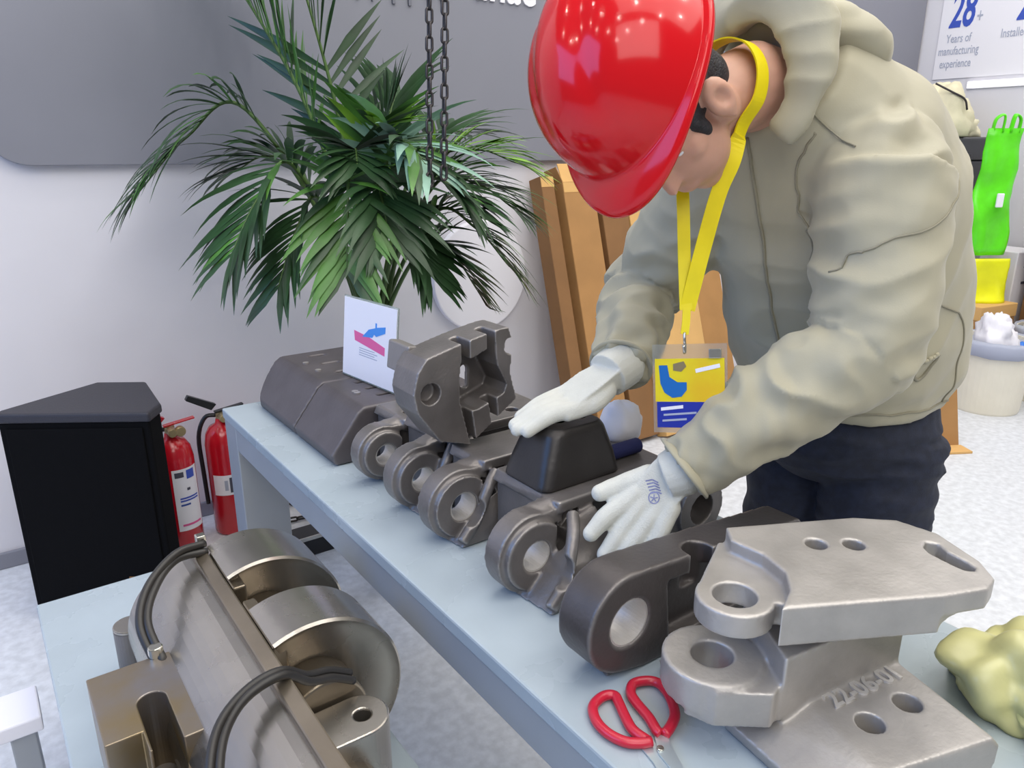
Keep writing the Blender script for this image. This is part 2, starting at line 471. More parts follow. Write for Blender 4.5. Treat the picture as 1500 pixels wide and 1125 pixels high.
# ------------------------------------------------------------ chains
def link_mesh(L=0.047, Wd=0.025, r=0.0042):
    pts = []
    for k in range(24):
        a = 2 * PI * k / 24
        x = (Wd / 2 - r) * math.cos(a); z = (Wd / 2 - r) * math.sin(a) + (L / 2 - Wd / 2) * (1 if math.sin(a) >= 0 else -1)
        pts.append(Vector((x, 0, z)))
    vs = []; fs = []; n = 8
    for i, p in enumerate(pts):
        t = (pts[(i + 1) % 24] - pts[i - 1]).normalized(); u = Vector((0, 1, 0)); v = t.cross(u)
        for k in range(n):
            a = 2 * PI * k / n; vs.append(p + u * r * math.cos(a) + v * r * math.sin(a))
    for i in range(24):
        for k in range(n):
            fs.append((i * n + k, i * n + (k + 1) % n, ((i + 1) % 24) * n + (k + 1) % n, ((i + 1) % 24) * n + k))
    me = B().add(vs, fs).mesh()
    for p in me.polygons: p.use_smooth = True
    me.materials.append(M['chain_steel']); return me
LM = link_mesh()
def chain(name, label, pts, group=None):
    t = thing(name, label, 'chain', pts[-1], 0, group)
    base = Vector(pts[-1]); pitch = 0.0365
    path = [Vector(p) for p in pts]; k = 0; seg = 0; pos = path[0].copy(); left = pitch / 2
    total = sum((path[i + 1] - path[i]).length for i in range(len(path) - 1))
    cnt = int(total / pitch)
    for i in range(cnt):
        s = (i + 0.5) * pitch; j = 0
        while s > (path[j + 1] - path[j]).length and j < len(path) - 2:
            s -= (path[j + 1] - path[j]).length; j += 1
        dr = (path[j + 1] - path[j]).normalized(); p = path[j] + dr * s
        o = bpy.data.objects.new('link', LM); C.objects.link(o); o.parent = t
        q = dr.to_track_quat('Z', 'Y') @ Quaternion((0, 0, 1), R(-32 + 90 * (i % 2)))
        o.rotation_mode = 'QUATERNION'; o.rotation_quaternion = q; o.location = p - base
    return t
chain('hanging_chain', 'rusty hanging steel chain strand in front of grey panel, going into palm leaves', [(1.205, 2.03, 2.35), (1.112, 1.93, 1.30)], 'two strands of hanging chain')
chain('hanging_chain', 'rusty hanging steel chain strand in front of grey panel, going into palm leaves', [(1.240, 1.995, 2.37), (1.140, 1.90, 1.30)], 'two strands of hanging chain')
chain('floor_chain', 'dark loose chain lying on the floor under the bench', [(0.80, 2.79, 0.014), (0.93, 2.80, 0.014), (1.02, 2.74, 0.014), (0.97, 2.64, 0.014), (0.80, 2.67, 0.014)])

# ------------------------------------------------------------ palm
PB = Vector((1.13, 2.40, 0.0))
palm = thing('potted_palm', 'tall potted areca palm with arching feathery fronds behind the bench', 'plant', PB)
prof = [(0.001, 0), (0.13, 0), (0.15, 0.02), (0.185, 0.30), (0.195, 0.31), (0.195, 0.335), (0.175, 0.335), (0.17, 0.29), (0.001, 0.29)]
link('pot', B().loft([[Vector((r * math.cos(2 * PI * k / 32), r * math.sin(2 * PI * k / 32), z)) for k in range(32)] for r, z in prof]).mesh(), 'pot', palm, smooth=True)
link('soil', B().cyl((0, 0), 0.169, 'z', 0.27, 0.297, 28).mesh(), 'soil', palm)
LEAF = []
def leaflet(base, dirv, length, width, droop, nrm):
    """bent blade with a fold along the middle; returns verts, faces"""
    n = 7; vs = []; fs = []
    side = dirv.cross(nrm).normalized()
    p = Vector(base); d = dirv.normalized(); st = length / n
    for i in range(n + 1):
        t = i / n
        wv = width * (0.35 + 1.3 * t) if t < 0.3 else width * max(0.02, (1 - ((t - 0.3) / 0.7) ** 1.7)) * 0.74 / 0.74
        up = side.cross(d).normalized()
        vs += [p + side * wv * 0.5 - up * wv * 0.10, p + up * 0.0, p - side * wv * 0.5 - up * wv * 0.10]
        p = p + d * st
        d = (d + Vector((0, 0, -1)) * droop * (0.3 + t) / n).normalized()
    for i in range(n):
        a = 3 * i; fs += [(a, a + 1, a + 4, a + 3), (a + 1, a + 2, a + 5, a + 4)]
    return vs, fs
# fronds: (tip x, y, z, mid rise, material, leaf pairs, leaf length)
FR = [
    # tip (world), mid control (world), material, pairs, leaflet length, width, droop
    ((0.74, 2.58, 1.98), (0.99, 2.47, 1.50), 'leaf_mid', 24, 0.42, 0.036, 0.15),
    ((0.96, 2.50, 2.02), (1.08, 2.45, 1.48), 'leaf_dark', 20, 0.34, 0.030, 0.2),
    ((0.47, 2.58, 1.28), (0.80, 2.52, 1.52), 'leaf_dark', 22, 0.30, 0.034, 1.3),
    ((0.64, 2.30, 1.10), (0.88, 2.36, 1.35), 'leaf_dark', 20, 0.28, 0.034, 1.1),
    ((0.76, 2.26, 1.00), (0.94, 2.32, 1.25), 'leaf_mid', 18, 0.24, 0.032, 1.0),
    ((0.90, 2.06, 1.06), (1.00, 2.22, 1.30), 'leaf_mid', 18, 0.25, 0.034, 1.0),
    ((1.06, 2.10, 1.47), (1.08, 2.28, 1.32), 'leaf_light', 16, 0.22, 0.028, 0.5),
    ((1.14, 2.00, 1.36), (1.12, 2.20, 1.38), 'leaf_pale', 14, 0.26, 0.036, 1.2),
    ((1.54, 2.10, 1.36), (1.30, 2.26, 1.34), 'leaf_light', 20, 0.26, 0.030, 0.8),
    ((1.62, 2.22, 1.20), (1.35, 2.32, 1.28), 'leaf_mid', 20, 0.28, 0.032, 0.9),
    ((1.50, 2.08, 1.02), (1.28, 2.20, 1.20), 'leaf_dark', 20, 0.28, 0.034, 1.0),
    ((1.38, 2.10, 0.95), (1.24, 2.20, 1.10), 'leaf_dark', 16, 0.24, 0.034, 0.7),
    ((1.03, 2.04, 1.16), (1.06, 2.18, 1.28), 'leaf_dark', 16, 0.25, 0.034, 1.0),
    ((1.36, 2.55, 1.60), (1.24, 2.48, 1.35), 'leaf_light', 16, 0.26, 0.030, 0.6),
    ((1.64, 2.55, 1.46), (1.36, 2.46, 1.36), 'leaf_mid', 16, 0.28, 0.030, 0.8),
    ((1.20, 2.10, 1.02), (1.16, 2.22, 1.15), 'leaf_dark', 18, 0.23, 0.036, 0.7),
    ((0.78, 2.60, 1.34), (0.96, 2.50, 1.32), 'leaf_dark', 18, 0.28, 0.034, 1.1),
    ((1.22, 2.34, 1.55), (1.15, 2.36, 1.28), 'leaf_light', 14, 0.24, 0.028, 0.4),
    ((1.32, 2.02, 1.22), (1.22, 2.18, 1.28), 'leaf_dark', 16, 0.24, 0.034, 0.9),
    ((0.98, 2.12, 1.36), (1.04, 2.26, 1.34), 'leaf_dark', 16, 0.24, 0.034, 0.9),
    ((1.46, 2.26, 1.24), (1.28, 2.30, 1.26), 'leaf_dark', 16, 0.24, 0.034, 0.8),
]
mass = B(); count = 0
for fi, (tip, mid, m, pairs, LL, wd, droop) in enumerate(FR):
    tip, mid = Vector(tip), Vector(mid)
    a = 2 * PI * fi / len(FR)
    b0 = PB + Vector((0.06 * math.cos(a), 0.06 * math.sin(a), 0.29))
    b1 = b0.lerp(mid, 0.5) + Vector((0, 0, 0.10)); b1.x = b1.x * 0.5 + PB.x * 0.5; b1.y = b1.y * 0.5 + PB.y * 0.5
    path = spline([b0, b1, mid, mid.lerp(tip, 0.55) + Vector((0, 0, 0.05)), tip], 40)
    rad = [0.009 * (1 - i / 40) + 0.0018 for i in range(41)]
    fr = link('frond', B().tube(path, rad, 7).mesh(), 'stem_green', palm, world=True, smooth=True)
    for k in range(pairs):
        t = 0.47 + 0.52 * k / (pairs - 1); x = t * 40; i = min(int(x), 39)
        p = path[i].lerp(path[i + 1], x - i); tg = (path[min(i + 2, 40)] - path[max(i - 2, 0)]).normalized()
        sd = tg.cross(Vector((0, 0, 1)))
        if sd.length < 0.2: sd = tg.cross(Vector((0.6, 0.8, 0)))
        sd.normalize(); up = sd.cross(tg).normalized()
        for s in (-1, 1):
            fwd = 0.75 + 0.8 * (k / pairs) + random.uniform(-.15, .15)
            dv = (sd * s + tg * fwd + up * random.uniform(0.15, 0.5)).normalized()
            ln = LL * (0.55 + 0.9 * math.sin(PI * (0.18 + 0.72 * k / pairs))) * random.uniform(0.75, 1.05) * 0.8
            vs, fs = leaflet(p, dv, ln, wd * random.uniform(0.8, 1.15), droop * random.uniform(0.7, 1.4), up)
            for q in vs:                                        # the leaves bend away from the wall
                if q.y > 2.85: q.y = 2.85 - (q.y - 2.85) * 0.15
                if q.y < 2.06 and q.z < .90: q.z = .90 - (.90 - q.z) * .1
            if count < 300 and fi in (0, 2, 3, 5, 6, 7, 8, 9, 10) and (k * 2 + (s > 0)) % 1 == 0 and k % 6 != 5:
                me = B().add(vs, fs).mesh(fix=False)
                lf = link('leaflet', me, m if random.random() < .8 else 'leaf_mid', fr, world=True, smooth=True); count += 1
            else:
                mass.add(vs, fs)
mm = link('small_leaflets', mass.mesh(fix=False), 'leaf_dark', palm, world=True, smooth=True)
mm['kind'] = 'stuff'

# ------------------------------------------------------------ cardboard leaning on the wall
def carton(label, x0, x1, h, th, ybase, lean, m, flaps=False, zrot=0, bright=None):
    t = thing('cardboard_box', label, 'box', ((x0 + x1) / 2, ybase, 0.0), R(zrot), 'flat cardboard boxes leaning on back wall')
    mx = Matrix.Rotation(-R(lean), 4, 'X')
    b = B().box(-(x1 - x0) / 2, (x1 - x0) / 2, 0, th, 0.0, h, mx)
    zmin = min(v[2] for v in b.v); b.v = [(v[0], v[1], v[2] - zmin) for v in b.v]
    link('body', bev(b, 0.004), m, t)
    sh = Matrix.Translation((0, 0, -zmin)) @ mx
    hw = (x1 - x0) / 2
    link('edge_tape', B().box(-hw * .98, hw * .98, -0.0012, 0.002, h - .05, h - .004, sh).mesh(), 'card_light', t)
    if flaps:
        link('flap', B().hull([sh @ Vector(v) for v in ((-hw, 0, h - .002), (hw, 0, h - .002), (-hw + .01, 0.03, h + .09), (hw - .01, 0.03, h + .09), (-hw, 0.004, h - .002), (hw, 0.004, h - .002), (-hw + .01, 0.034, h + .09), (hw - .01, .034, h + .09))]).mesh(), 'card_light', t)
        link('flap', B().hull([sh @ Vector(v) for v in ((-hw, 0, h), (-hw, th, h), (-hw - .02, 0.01, h + .07), (-hw - .02, th, h + .07), (-hw + .004, 0, h), (-hw + .004, th, h), (-hw - .016, 0.01, h + .07), (-hw - .016, th, h + .07))]).mesh(), 'card', t)
    return t
carton('narrow brown cardboard box at the left end of the leaning row', 2.20, 2.275, 1.31, 0.09, 2.46, 15.5, 'card_dark')
carton('tall cardboard box with open top flaps leaning on the wall', 2.31, 2.50, 1.28, 0.10, 2.44, 15.5, 'card', True)
carton('brown cardboard box leaning between the flapped box and the wide board', 2.53, 2.70, 1.22, 0.10, 2.44, 15.5, 'card_dark')
carton('wide light tan cardboard board leaning behind the badge', 2.71, 3.10, 1.22, 0.07, 2.40, 17.5, 'card_light')
carton('brown cardboard box leaning behind the man', 3.135, 3.36, 1.12, 0.07, 2.45, 17, 'card')
t = thing('cardboard_offcut', 'small piece of brown cardboard standing on floor behind the man', 'cardboard', (3.74, 1.55, 0), R(-30))
link('sheet', bev(B().hull([(-.12, -.015, 0), (.09, -.015, 0), (-.12, .06, .34), (.07, .06, .34), (-.12, .0, 0), (.09, .0, 0), (-.12, .075, .34), (.07, .075, .34)]), .002), 'card', t)
link('fold', bev(B().box(-.12, .10, -.10, -.012, 0, .012), .002), 'card_light', t)

# ------------------------------------------------------------ clutter by the right wall
def blob(name, loc, rad, m, parent, seed, amp=0.35, fr=6.0, flat=True, n=40):
    b = B().ell((0, 0, 0), (1, 1, 1), n=n, m=n // 2); out = []
    for v in b.v:
        p = Vector(v); k = 1 + amp * (noise.noise(p * 1.6 + Vector((seed, 0, 0))) + 0.6 * abs(noise.noise(p * fr * .6 + Vector((0, seed, 0)))) - .2)
        q = Vector((p.x * rad[0] * k, p.y * rad[1] * k, p.z * rad[2] * k))
        if flat and q.z < -rad[2] * 0.55: q.z = -rad[2] * 0.55
        out.append(q)
    b.v = [tuple(q + Vector((0, 0, rad[2] * .55 if flat else 0))) for q in out]
    me = b.mesh(); o = link(name, me, m, parent, smooth=True, loc=loc); return o
for i, (z0, z1, dx, lab) in enumerate(((0, 0.51, 0, 'black plastic crate at the bottom of the stack by right wall'), (0.51, 0.99, .01, 'black plastic crate in the middle of the stack by right wall'), (0.99, 1.48, -.01, 'black plastic crate on top of the stack under cream cloth'))):
    t = thing('plastic_crate', lab, 'crate', (5.12 + dx, 2.50, z0), R(-8), 'stacked black crates')
    h = z1 - z0
    link('body', bev(B().box(-.30, .30, -.22, .22, 0.0, h - .14), .015, 3), 'crate_black', t)
    link('lid', bev(B().box(-.315, .315, -.235, .235, h - .14, h - .002), .02, 3), 'crate_black', t)
    link('latch', bev(B().box(-.06, .06, -.25, -.215, h - .24, h - .10), .006), 'black_plastic', t)
t = thing('cream_cloth', 'crumpled cream cloth bundle lying on the black crates', 'cloth', (5.06, 2.46, 1.479))
blob('bundle', (-0.02, 0, 0), (.24, .2, .20), 'cloth_cream', t, 3.0)
blob('fold', (.20, -.03, 0), (.22, .12, .09), 'cloth_cream', t, 9.0)
link('drawstring', B().tube(spline([(-.20, -.06, .30), (-.15, -.14, .25), (-.09, -.19, .21), (-.07, -.205, .15)], 14), .006, 6).mesh(), 'chain_steel', t, smooth=True)
# green plastic bag, hanging from the crate corner
def sheet_bag(name, label, cat, loc, wdt, h, m, rz, seed, taper=0.75, thick=.05, handles=True):
    t = thing(name, label, cat, loc, rz)
    rings = []
    for j in range(17):
        z = h * j / 16; ring = []
        wj = wdt * (1 - (1 - taper) * j / 16)
        tj = thick * (1.0 - 0.75 * (j / 16))
        for k in range(36):
            a = 2 * PI * k / 36
            x = wj / 2 * math.copysign(abs(math.cos(a)) ** .6, math.cos(a)); y = tj * math.sin(a)
            y += .03 * noise.noise(Vector((x * 9 + seed, z * 6, 0))) + .02 * abs(noise.noise(Vector((x * 16 + z * 9, seed, 0))))
            x += .03 * noise.noise(Vector((z * 5, seed, 3)))
            ring.append(Vector((x, y, z)))
        rings.append(ring)
    link('pouch', B().loft(rings).mesh(), m, t, smooth=True)
    if handles:
        for s in (-1, 1):
            hw = wdt * taper * .5
            link('handle', B().tube(spline([(s * hw * .75, 0, h - .02), (s * hw * .7, -.01, h + .05), (s * hw * .3, -.02, h + .07), (s * hw * .22, -.01, h - .02)], 14), [(.016, .006)] * 15, 8).mesh(), m, t, smooth=True)
    return t
t = sheet_bag('green_bag', 'bright green plastic carrier bag beside black crates', 'bag', (4.98, 2.02, 0.80), .25, .72, 'bag_green', R(-36), 2.0, .8)
link('print', bev(B().box(-.02, .02, -.075, -.06, .28, .36), .005), 'white_paper', t)
t = thing('white_carton', 'white printed carton at the back of the clutter under green bag', 'box', (5.39, 2.02, 0), R(-10))
link('body', bev(B().box(-.13, .15, -.12, .12, 0, .80), .006), 'white_paper', t)
for k in range(2): link('print', B().box(-.05, .10, -.123, -.119, .60 + .10 * k, .615 + .10 * k).mesh(), 'ink_dark', t)
t = thing('brown_box', 'open brown cardboard box at the edge beside the green bag', 'box', (5.40, 1.70, 0.0), R(-8))
link('body', bev(B().box(-.14, .15, -.15, .15, 0, 1.02), .006), 'card_dark', t)
link('flap', bev(B().hull([(-.14, -.15, 1.0), (-.14, .15, 1.0), (-.25, -.13, .84), (-.25, .13, .84), (-.146, -.15, 1.0), (-.146, .15, 1.0), (-.256, -.13, .84), (-.256, .13, .84)]), .001), 'card', t)
sheet_bag('yellow_bag', 'bright yellow plastic bag between green bag and bucket', 'bag', (4.95, 1.98, 0.521), .30, .26, 'bag_yellow', R(-36), 6.0, .9, .07, False)
t = thing('small_carton', 'small tan carton box on the floor beside the cream bucket', 'box', (4.95, 2.0, 0), R(-10))
link('body', bev(B().box(-.17, .17, -.15, .17, 0, .52), .006), 'card', t)
link('lid', bev(B().box(-.173, .173, -.153, .173, .44, .521), .004), 'card_light', t)
def bucket(x, y, r, h, label):
    t = thing('bucket', label, 'bucket', (x, y, 0), 0, 'cream buckets of rubbish')
    pr = [(.001, 0), (r * .86, 0), (r * .88, .01), (r, h), (r + .012, h), (r + .012, h - .03), (r + .006, h - .03), (r + .006, h + .008), (r - .008, h + .008), (r * .86, .02), (.001, .02)]
    pr = [(.001, 0), (r * .86, 0), (r * .88, .01), (r * .985, h - .04), (r + .012, h - .035), (r + .014, h), (r - .004, h), (r * .87, .02), (.001, .02)]
    link('pail', B().loft([[Vector((q * math.cos(2 * PI * k / 40), q * math.sin(2 * PI * k / 40), z)) for k in range(40)] for q, z in pr]).mesh(), 'bucket', t, smooth=False)
    link('liner', B().loft([[Vector((q * math.cos(2 * PI * k / 40), q * math.sin(2 * PI * k / 40), z + .012 * noise.noise(Vector((k * .6, z * 20, x))))) for k in range(40)] for q, z in ((r + .016, h - .07), (r + .02, h - .01), (r + .008, h + .012), (r * .9, h - .05), (.002, h - .09))]).mesh(), 'print_grey', t, smooth=True)
    return t
bucket(4.56, 1.70, .195, .40, 'cream plastic bucket with grey liner, nearest to man')
bucket(5.02, 1.57, .195, .42, 'cream plastic bucket standing behind the nearer bucket')
t = thing('crumpled_paper', 'crumpled white paper sticking out of the nearer bucket', 'paper', (4.53, 1.70, .34), 0)
blob('ball', (0, 0, 0), (.10, .10, .13), 'trash_white', t, 5.0, .5, 8)
t = thing('crumpled_paper', 'heap of white paper rubbish over the far bucket', 'paper', (5.0, 1.58, .36), 0)
blob('ball', (0, 0, 0), (.15, .14, .20), 'trash_white', t, 11.0, .5, 8)
t = thing('blue_wrapper', 'small bright blue wrapper lying in the nearer bucket', 'wrapper', (4.64, 1.59, .34), 0)
blob('scrap', (0, 0, 0), (.05, .04, .03), 'bright_blue', t, 4.0, .5, 8, n=20)
# white cloth bundle behind the black block (on the bench)
# ------------------------------------------------------------ benches
ZT = 0.72
def bench(name, label, x0, x1, y0, y1, zt, lw, ah):
    t = thing(name, label, 'table', ((x0 + x1) / 2, (y0 + y1) / 2, 0))
    link('table_top', bev(B().box(x0, x1, y0, y1, zt - .028, zt), .004, 2), 'table_paint', t, world=True)
    g = .004
    link('apron', bev(B().box(x0 + g, x0 + .035, y0 + g, y1 - g, zt - ah, zt - .027), .002), 'frame_paint', t, world=True)
    link('apron', bev(B().box(x1 - .035, x1 - g, y0 + g, y1 - g, zt - ah, zt - .027), .002), 'frame_paint', t, world=True)
    link('apron', bev(B().box(x0 + .035, x1 - .035, y0 + g, y0 + .035, zt - ah, zt - .027), .002), 'frame_paint', t, world=True)
    link('apron', bev(B().box(x0 + .035, x1 - .035, y1 - .035, y1 - g, zt - ah, zt - .027), .002), 'frame_paint', t, world=True)
    for xa in (x0 + .003, x1 - lw - .003):
        for ya in (y0 + .003, y1 - .10 - .003):
            link('leg', bev(B().box(xa, xa + lw, ya, ya + .10, 0, zt - .028), .003), 'frame_paint', t, world=True)
    return t
bench('display_bench', 'long grey painted bench carrying the row of track castings', .503, 1.105, -.40, 2.055, ZT, .125, .095)
bench('display_table', 'low grey painted table under the turned roller assembly', -.005, .452, .10, 1.765, .45, .07, .05)
t = thing('low_stool', 'low white topped stool at the left of the low table', 'stool', (-.26, 1.64, 0))
link('seat_board', bev(B().box(-.24, .225, -.058, .06, .265, .30), .004), 'white_paper', t)
for xa in (-.22, .165):
    link('leg', bev(B().box(xa, xa + .045, -.05, .05, 0, .266), .003), 'frame_paint', t)

# ------------------------------------------------------------ track pads (far end of the bench)
def pad(y0, y1, label, rounded):
    t = thing('track_pad', label, 'track pad', (.80, (y0 + y1) / 2, ZT), 0, 'dark cast track pads on bench')
    sec = [(.594, .7215), (.586, .748), (.655, .836), (.672, .847), (.975, .847), (1.03, .75), (1.02, .7215)]
    b = B().prism(sec, 'y', y0, y1)
    cut = B()
    for k in range(3):
        yy = y0 + .06 + k * (y1 - y0 - .10) / 2.2
        cut.box(.735, .785, yy, yy + .014, .82, .90); cut.box(.86, .91, yy, yy + .014, .82, .90)
    if rounded:
        # rounded far corner
        cut.prism([(.56, y1 + .02), (.56, y1 - .07)] + [(.586 + .07 - .07 * math.cos(R(a)), y1 - .07 + .07 * math.sin(R(a))) for a in range(0, 91, 10)] + [(.66, y1 + .02)], 'z', .70, .90)
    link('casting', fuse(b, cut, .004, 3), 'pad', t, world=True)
    for yy in (y0 + .1, y1 - .12):
        link('bolt', B().cyl((.70, yy), .008, 'z', .844, .851, 12).mesh(), 'cast_dark', t, world=True)
pad(1.728, 2.035, 'dark cast track pad with rounded end at the far end of bench', True)
pad(1.49, 1.722, 'dark cast track pad under the acrylic sign', False)

# ------------------------------------------------------------ track shoes with pin lugs
def lug_shoe(label, yf, yb, zc=.787, xc=.648, ro=.066, rh=.028, ztop=.862, m='cast', right=False, wedge=True, holes=(), wd=.026):
    t = thing('track_shoe', label, 'track shoe', (.82, (yf + yb) / 2, ZT), 0, 'cast track shoes in a row on bench')
    b = B()
    z0 = ZT + .0015
    th = .052
    c = [(p[0], p[1]) for p in circ(xc, zc, ro, 40)]
    b.prism(c, 'y', yf + .012, yf + th)
    b.prism(circ(xc, zc, ro - .010, 40), 'y', yf, yf + th)                       # stepped front rim
    b.hull([(xc + dx, y, zz) for y in (yf + .014, yf + th) for dx, zz in ((0, zc + ro - .002), (.06, ztop - .012), (.06, z0), (-.005, z0), (-.03, zc - ro + .02))])
    b.box(xc + .05, .995, yf + .03, yb, z0, ztop - .014)
    b.hull([(x, y, zz) for x, y, zz in ((.70, yf + .01, ztop - .02), (.985, yf + .01, ztop - .02), (.985, yb, ztop - .02), (.69, yb, ztop - .02), (.70, yf + .01, ztop), (.975, yf + .01, ztop), (.975, yb, ztop), (.70, yb, ztop))])
    b.hull([(xc - .012, yf + .016, zc + ro - .012), (.71, yf + .016, ztop - .016), (.71, yf + th, ztop), (xc, yf + th, zc + ro - .002), (.71, yf + .03, ztop), (xc - .012, yf + th, zc + ro - .012)])
    if wedge:
        ridge = spline([(xc - .02, yf - wd + .004, z0 + .011), (xc + .012, yf - wd + .008, zc - .02), (xc + .045, yf - wd * .5, zc + .035), (xc + .07, yf + .0, ztop - .02)], 14)
        b.hull([(xc - .022, yf - wd, z0), (xc - .03, yf + .02, z0), (xc + .12, yf - wd, z0), (xc + .12, yf + .04, z0), (xc + .075, yf + .0, ztop - .03), (xc + .12, yf - .0, ztop - .02), (xc + .03, yf - wd * .7, zc - .01), (xc + .12, yf - wd * .9, zc + .0), (xc + .12, yf + .04, ztop - .02)])
        b.tube(ridge, [min(.011, wd * .42)] * 15, 10)
    if right:
        b.prism(circ(.985, .79, .056, 36), 'y', yf - .045, yf + .02)
        b.hull([(x, y, zz) for y in (yf - .03, yf + .02) for x, zz in ((.985, .844), (.985, .737), (.90, z0), (.86, ztop - .02), (.86, z0))])
    cut = B().cyl((xc, zc), rh, 'y', yf - .10, yf + th + .01, 36)
    if right: cut.cyl((.985, .79), .029, 'y', yf - .1, yf + .06, 36)
    cut.hull([(xc + .125, yf - .09, zc + .045), (.93, yf - .09, zc + .045), (.93, yf - .09, z0 + .012), (xc + .128, yf - .09, z0 + .02), (xc + .135, yf + .035, zc + .04), (.90, yf + .035, zc + .04), (.90, yf + .035, z0 + .02), (xc + .135, yf + .035, z0 + .025)])
    cut2 = B()
    # eye-shaped recess beside the pin boss
    cut2.hull([(xc + dx, y, zz) for y in (yf - .01, yf + .030) for dx, zz in ((.040, zc + .043), (.060, zc + .036), (.066, zc), (.048, zc - .035), (.038, zc - .01))])
    for hx, hy, hr in holes: cut2.cyl((hx, hy), hr, 'z', ztop - .05, ztop + .05, 24)
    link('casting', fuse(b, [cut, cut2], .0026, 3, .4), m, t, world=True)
    bush = B(); n = 36
    vs = []; fs = []
    for y in (yf + .004, yf + th - .002):
        for r in (rh + .003, rh - .003):
            vs += [(p[0], y, p[1]) for p in circ(xc, zc, r, n)]
    for k in range(n):
        k2 = (k + 1) % n
        fs += [(k, k2, n + k2, n + k), (2 * n + k, 3 * n + k, 3 * n + k2, 2 * n + k2), (k, 2 * n + k, 2 * n + k2, k2), (n + k, n + k2, 3 * n + k2, 3 * n + k)]
    link('bushing', B().add(vs, fs).mesh(), 'cast_light', t, world=True)
    return t
lug_shoe('cast track shoe with small pin lug next to the dark pads', 1.345, 1.486, .785, .650, .060, .024, .850, 'cast', False, False, ((.735, 1.40, .013), (.86, 1.40, .013)))
lug_shoe('cast track shoe under the upright hollow bracket', 1.190, 1.342, .785, .652, .064, .026, .866, 'cast', False, True, ((.80, 1.25, .016), (.90, 1.24, .014)))
lug_shoe('cast track shoe with pin lug behind the black block', 1.040, 1.160, .787, .650, .068, .028, .860, 'cast', False, True, ((.93, 1.10, .012),))
lug_shoe('cast track shoe with two pin lugs under the left glove', .825, 1.010, .787, .650, .068, .027, .862, 'cast', True, True, wd=.062)

# black tapered guide block standing on the shoes
t = thing('guide_block', 'black tapered iron guide block under the right glove', 'block', (.78, .935, .862))
b = B(); rings = []
for z, x0, x1, y0, y1, r in ((.8635, .695, .872, .868, .992, .02), (.90, .708, .866, .875, .988, .022), (.948, .728, .852, .886, .980, .024), (.957, .738, .845, .892, .974, .02)):
    ring = []
    for cx, cy, a0 in ((x1 - r, y1 - r, 0), (x0 + r, y1 - r, 90), (x0 + r, y0 + r, 180), (x1 - r, y0 + r, 270)):
        for k in range(6):
            a = R(a0 + 18 * k); ring.append(Vector((cx + r * math.cos(a), cy + r * math.sin(a), z)))
    rings.append(ring)
b.loft(rings)
cut = B().cyl((.775, .935), .013, 'z', .93, .99, 20).cyl((.82, .935), .016, 'z', .93, .99, 20)
link('casting', fuse(b, cut, .003, 2), 'black_iron', t, world=True)

# upright hollow bracket balanced on a corner
t = thing('hollow_bracket', 'hollow grey cast bracket standing on its corner on the track shoes', 'bracket', (.717, 1.16, .866))
G = [(0.628, 1.048), (0.609, 1.024), (0.599, 0.986), (0.606, 0.949), (0.651, 0.886), (0.717, 0.866), (0.825, 0.938), (0.81, 0.993), (0.817, 1.053), (0.806, 1.083), (0.775, 1.08), (0.707, 1.067)]
b = B().prism(G, 'y', 1.12, 1.205)
cut = B().prism([(0.698, 1.030), (0.724, 1.034), (0.754, 1.045), (0.773, 1.057), (0.78, 1.012), (0.801, 0.972), (0.794, 0.954), (0.734, 0.933), (0.707, 0.933), (0.695, 0.954)], 'y', 1.10, 1.192)
cut.cyl((.634, .982), .020, 'y', 1.09, 1.145, 28)
cut.cyl((.812, 1.045), .016, 'y', 1.09, 1.145, 28)
cut2 = B().prism([(0.701, 1.10), (0.719, 1.10), (0.719, 1.02), (0.702, 1.02)], 'y', 1.10, 1.165).prism([(0.757, 1.10), (0.774, 1.10), (0.777, 1.02), (0.759, 1.02)], 'y', 1.10, 1.165)
cut2.prism([(0.698, 0.945), (0.719, 0.945), (0.731, 0.86), (0.719, 0.86)], 'y', 1.10, 1.155).prism([(0.757, 0.965), (0.776, 0.965), (0.784, 0.87), (0.770, 0.87)], 'y', 1.10, 1.155)
cut3 = B().prism(circ(.722, .985, .006, 14)[:7] + [(p[0], p[1] - .030) for p in circ(.722, .985, .006, 14)[7:]], 'y', 1.15, 1.25).prism(circ(.750, .992, .009, 14)[:7] + [(p[0], p[1] - .030) for p in circ(.750, .992, .009, 14)[7:]], 'y', 1.15, 1.25)
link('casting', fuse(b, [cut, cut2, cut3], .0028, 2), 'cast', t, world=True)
link('rear_stub', bev(B().prism([(.622, 1.0), (.655, 1.0), (.655, 1.052), (.63, 1.056)], 'y', 1.19, 1.27), .004), 'cast_dark', t, world=True)

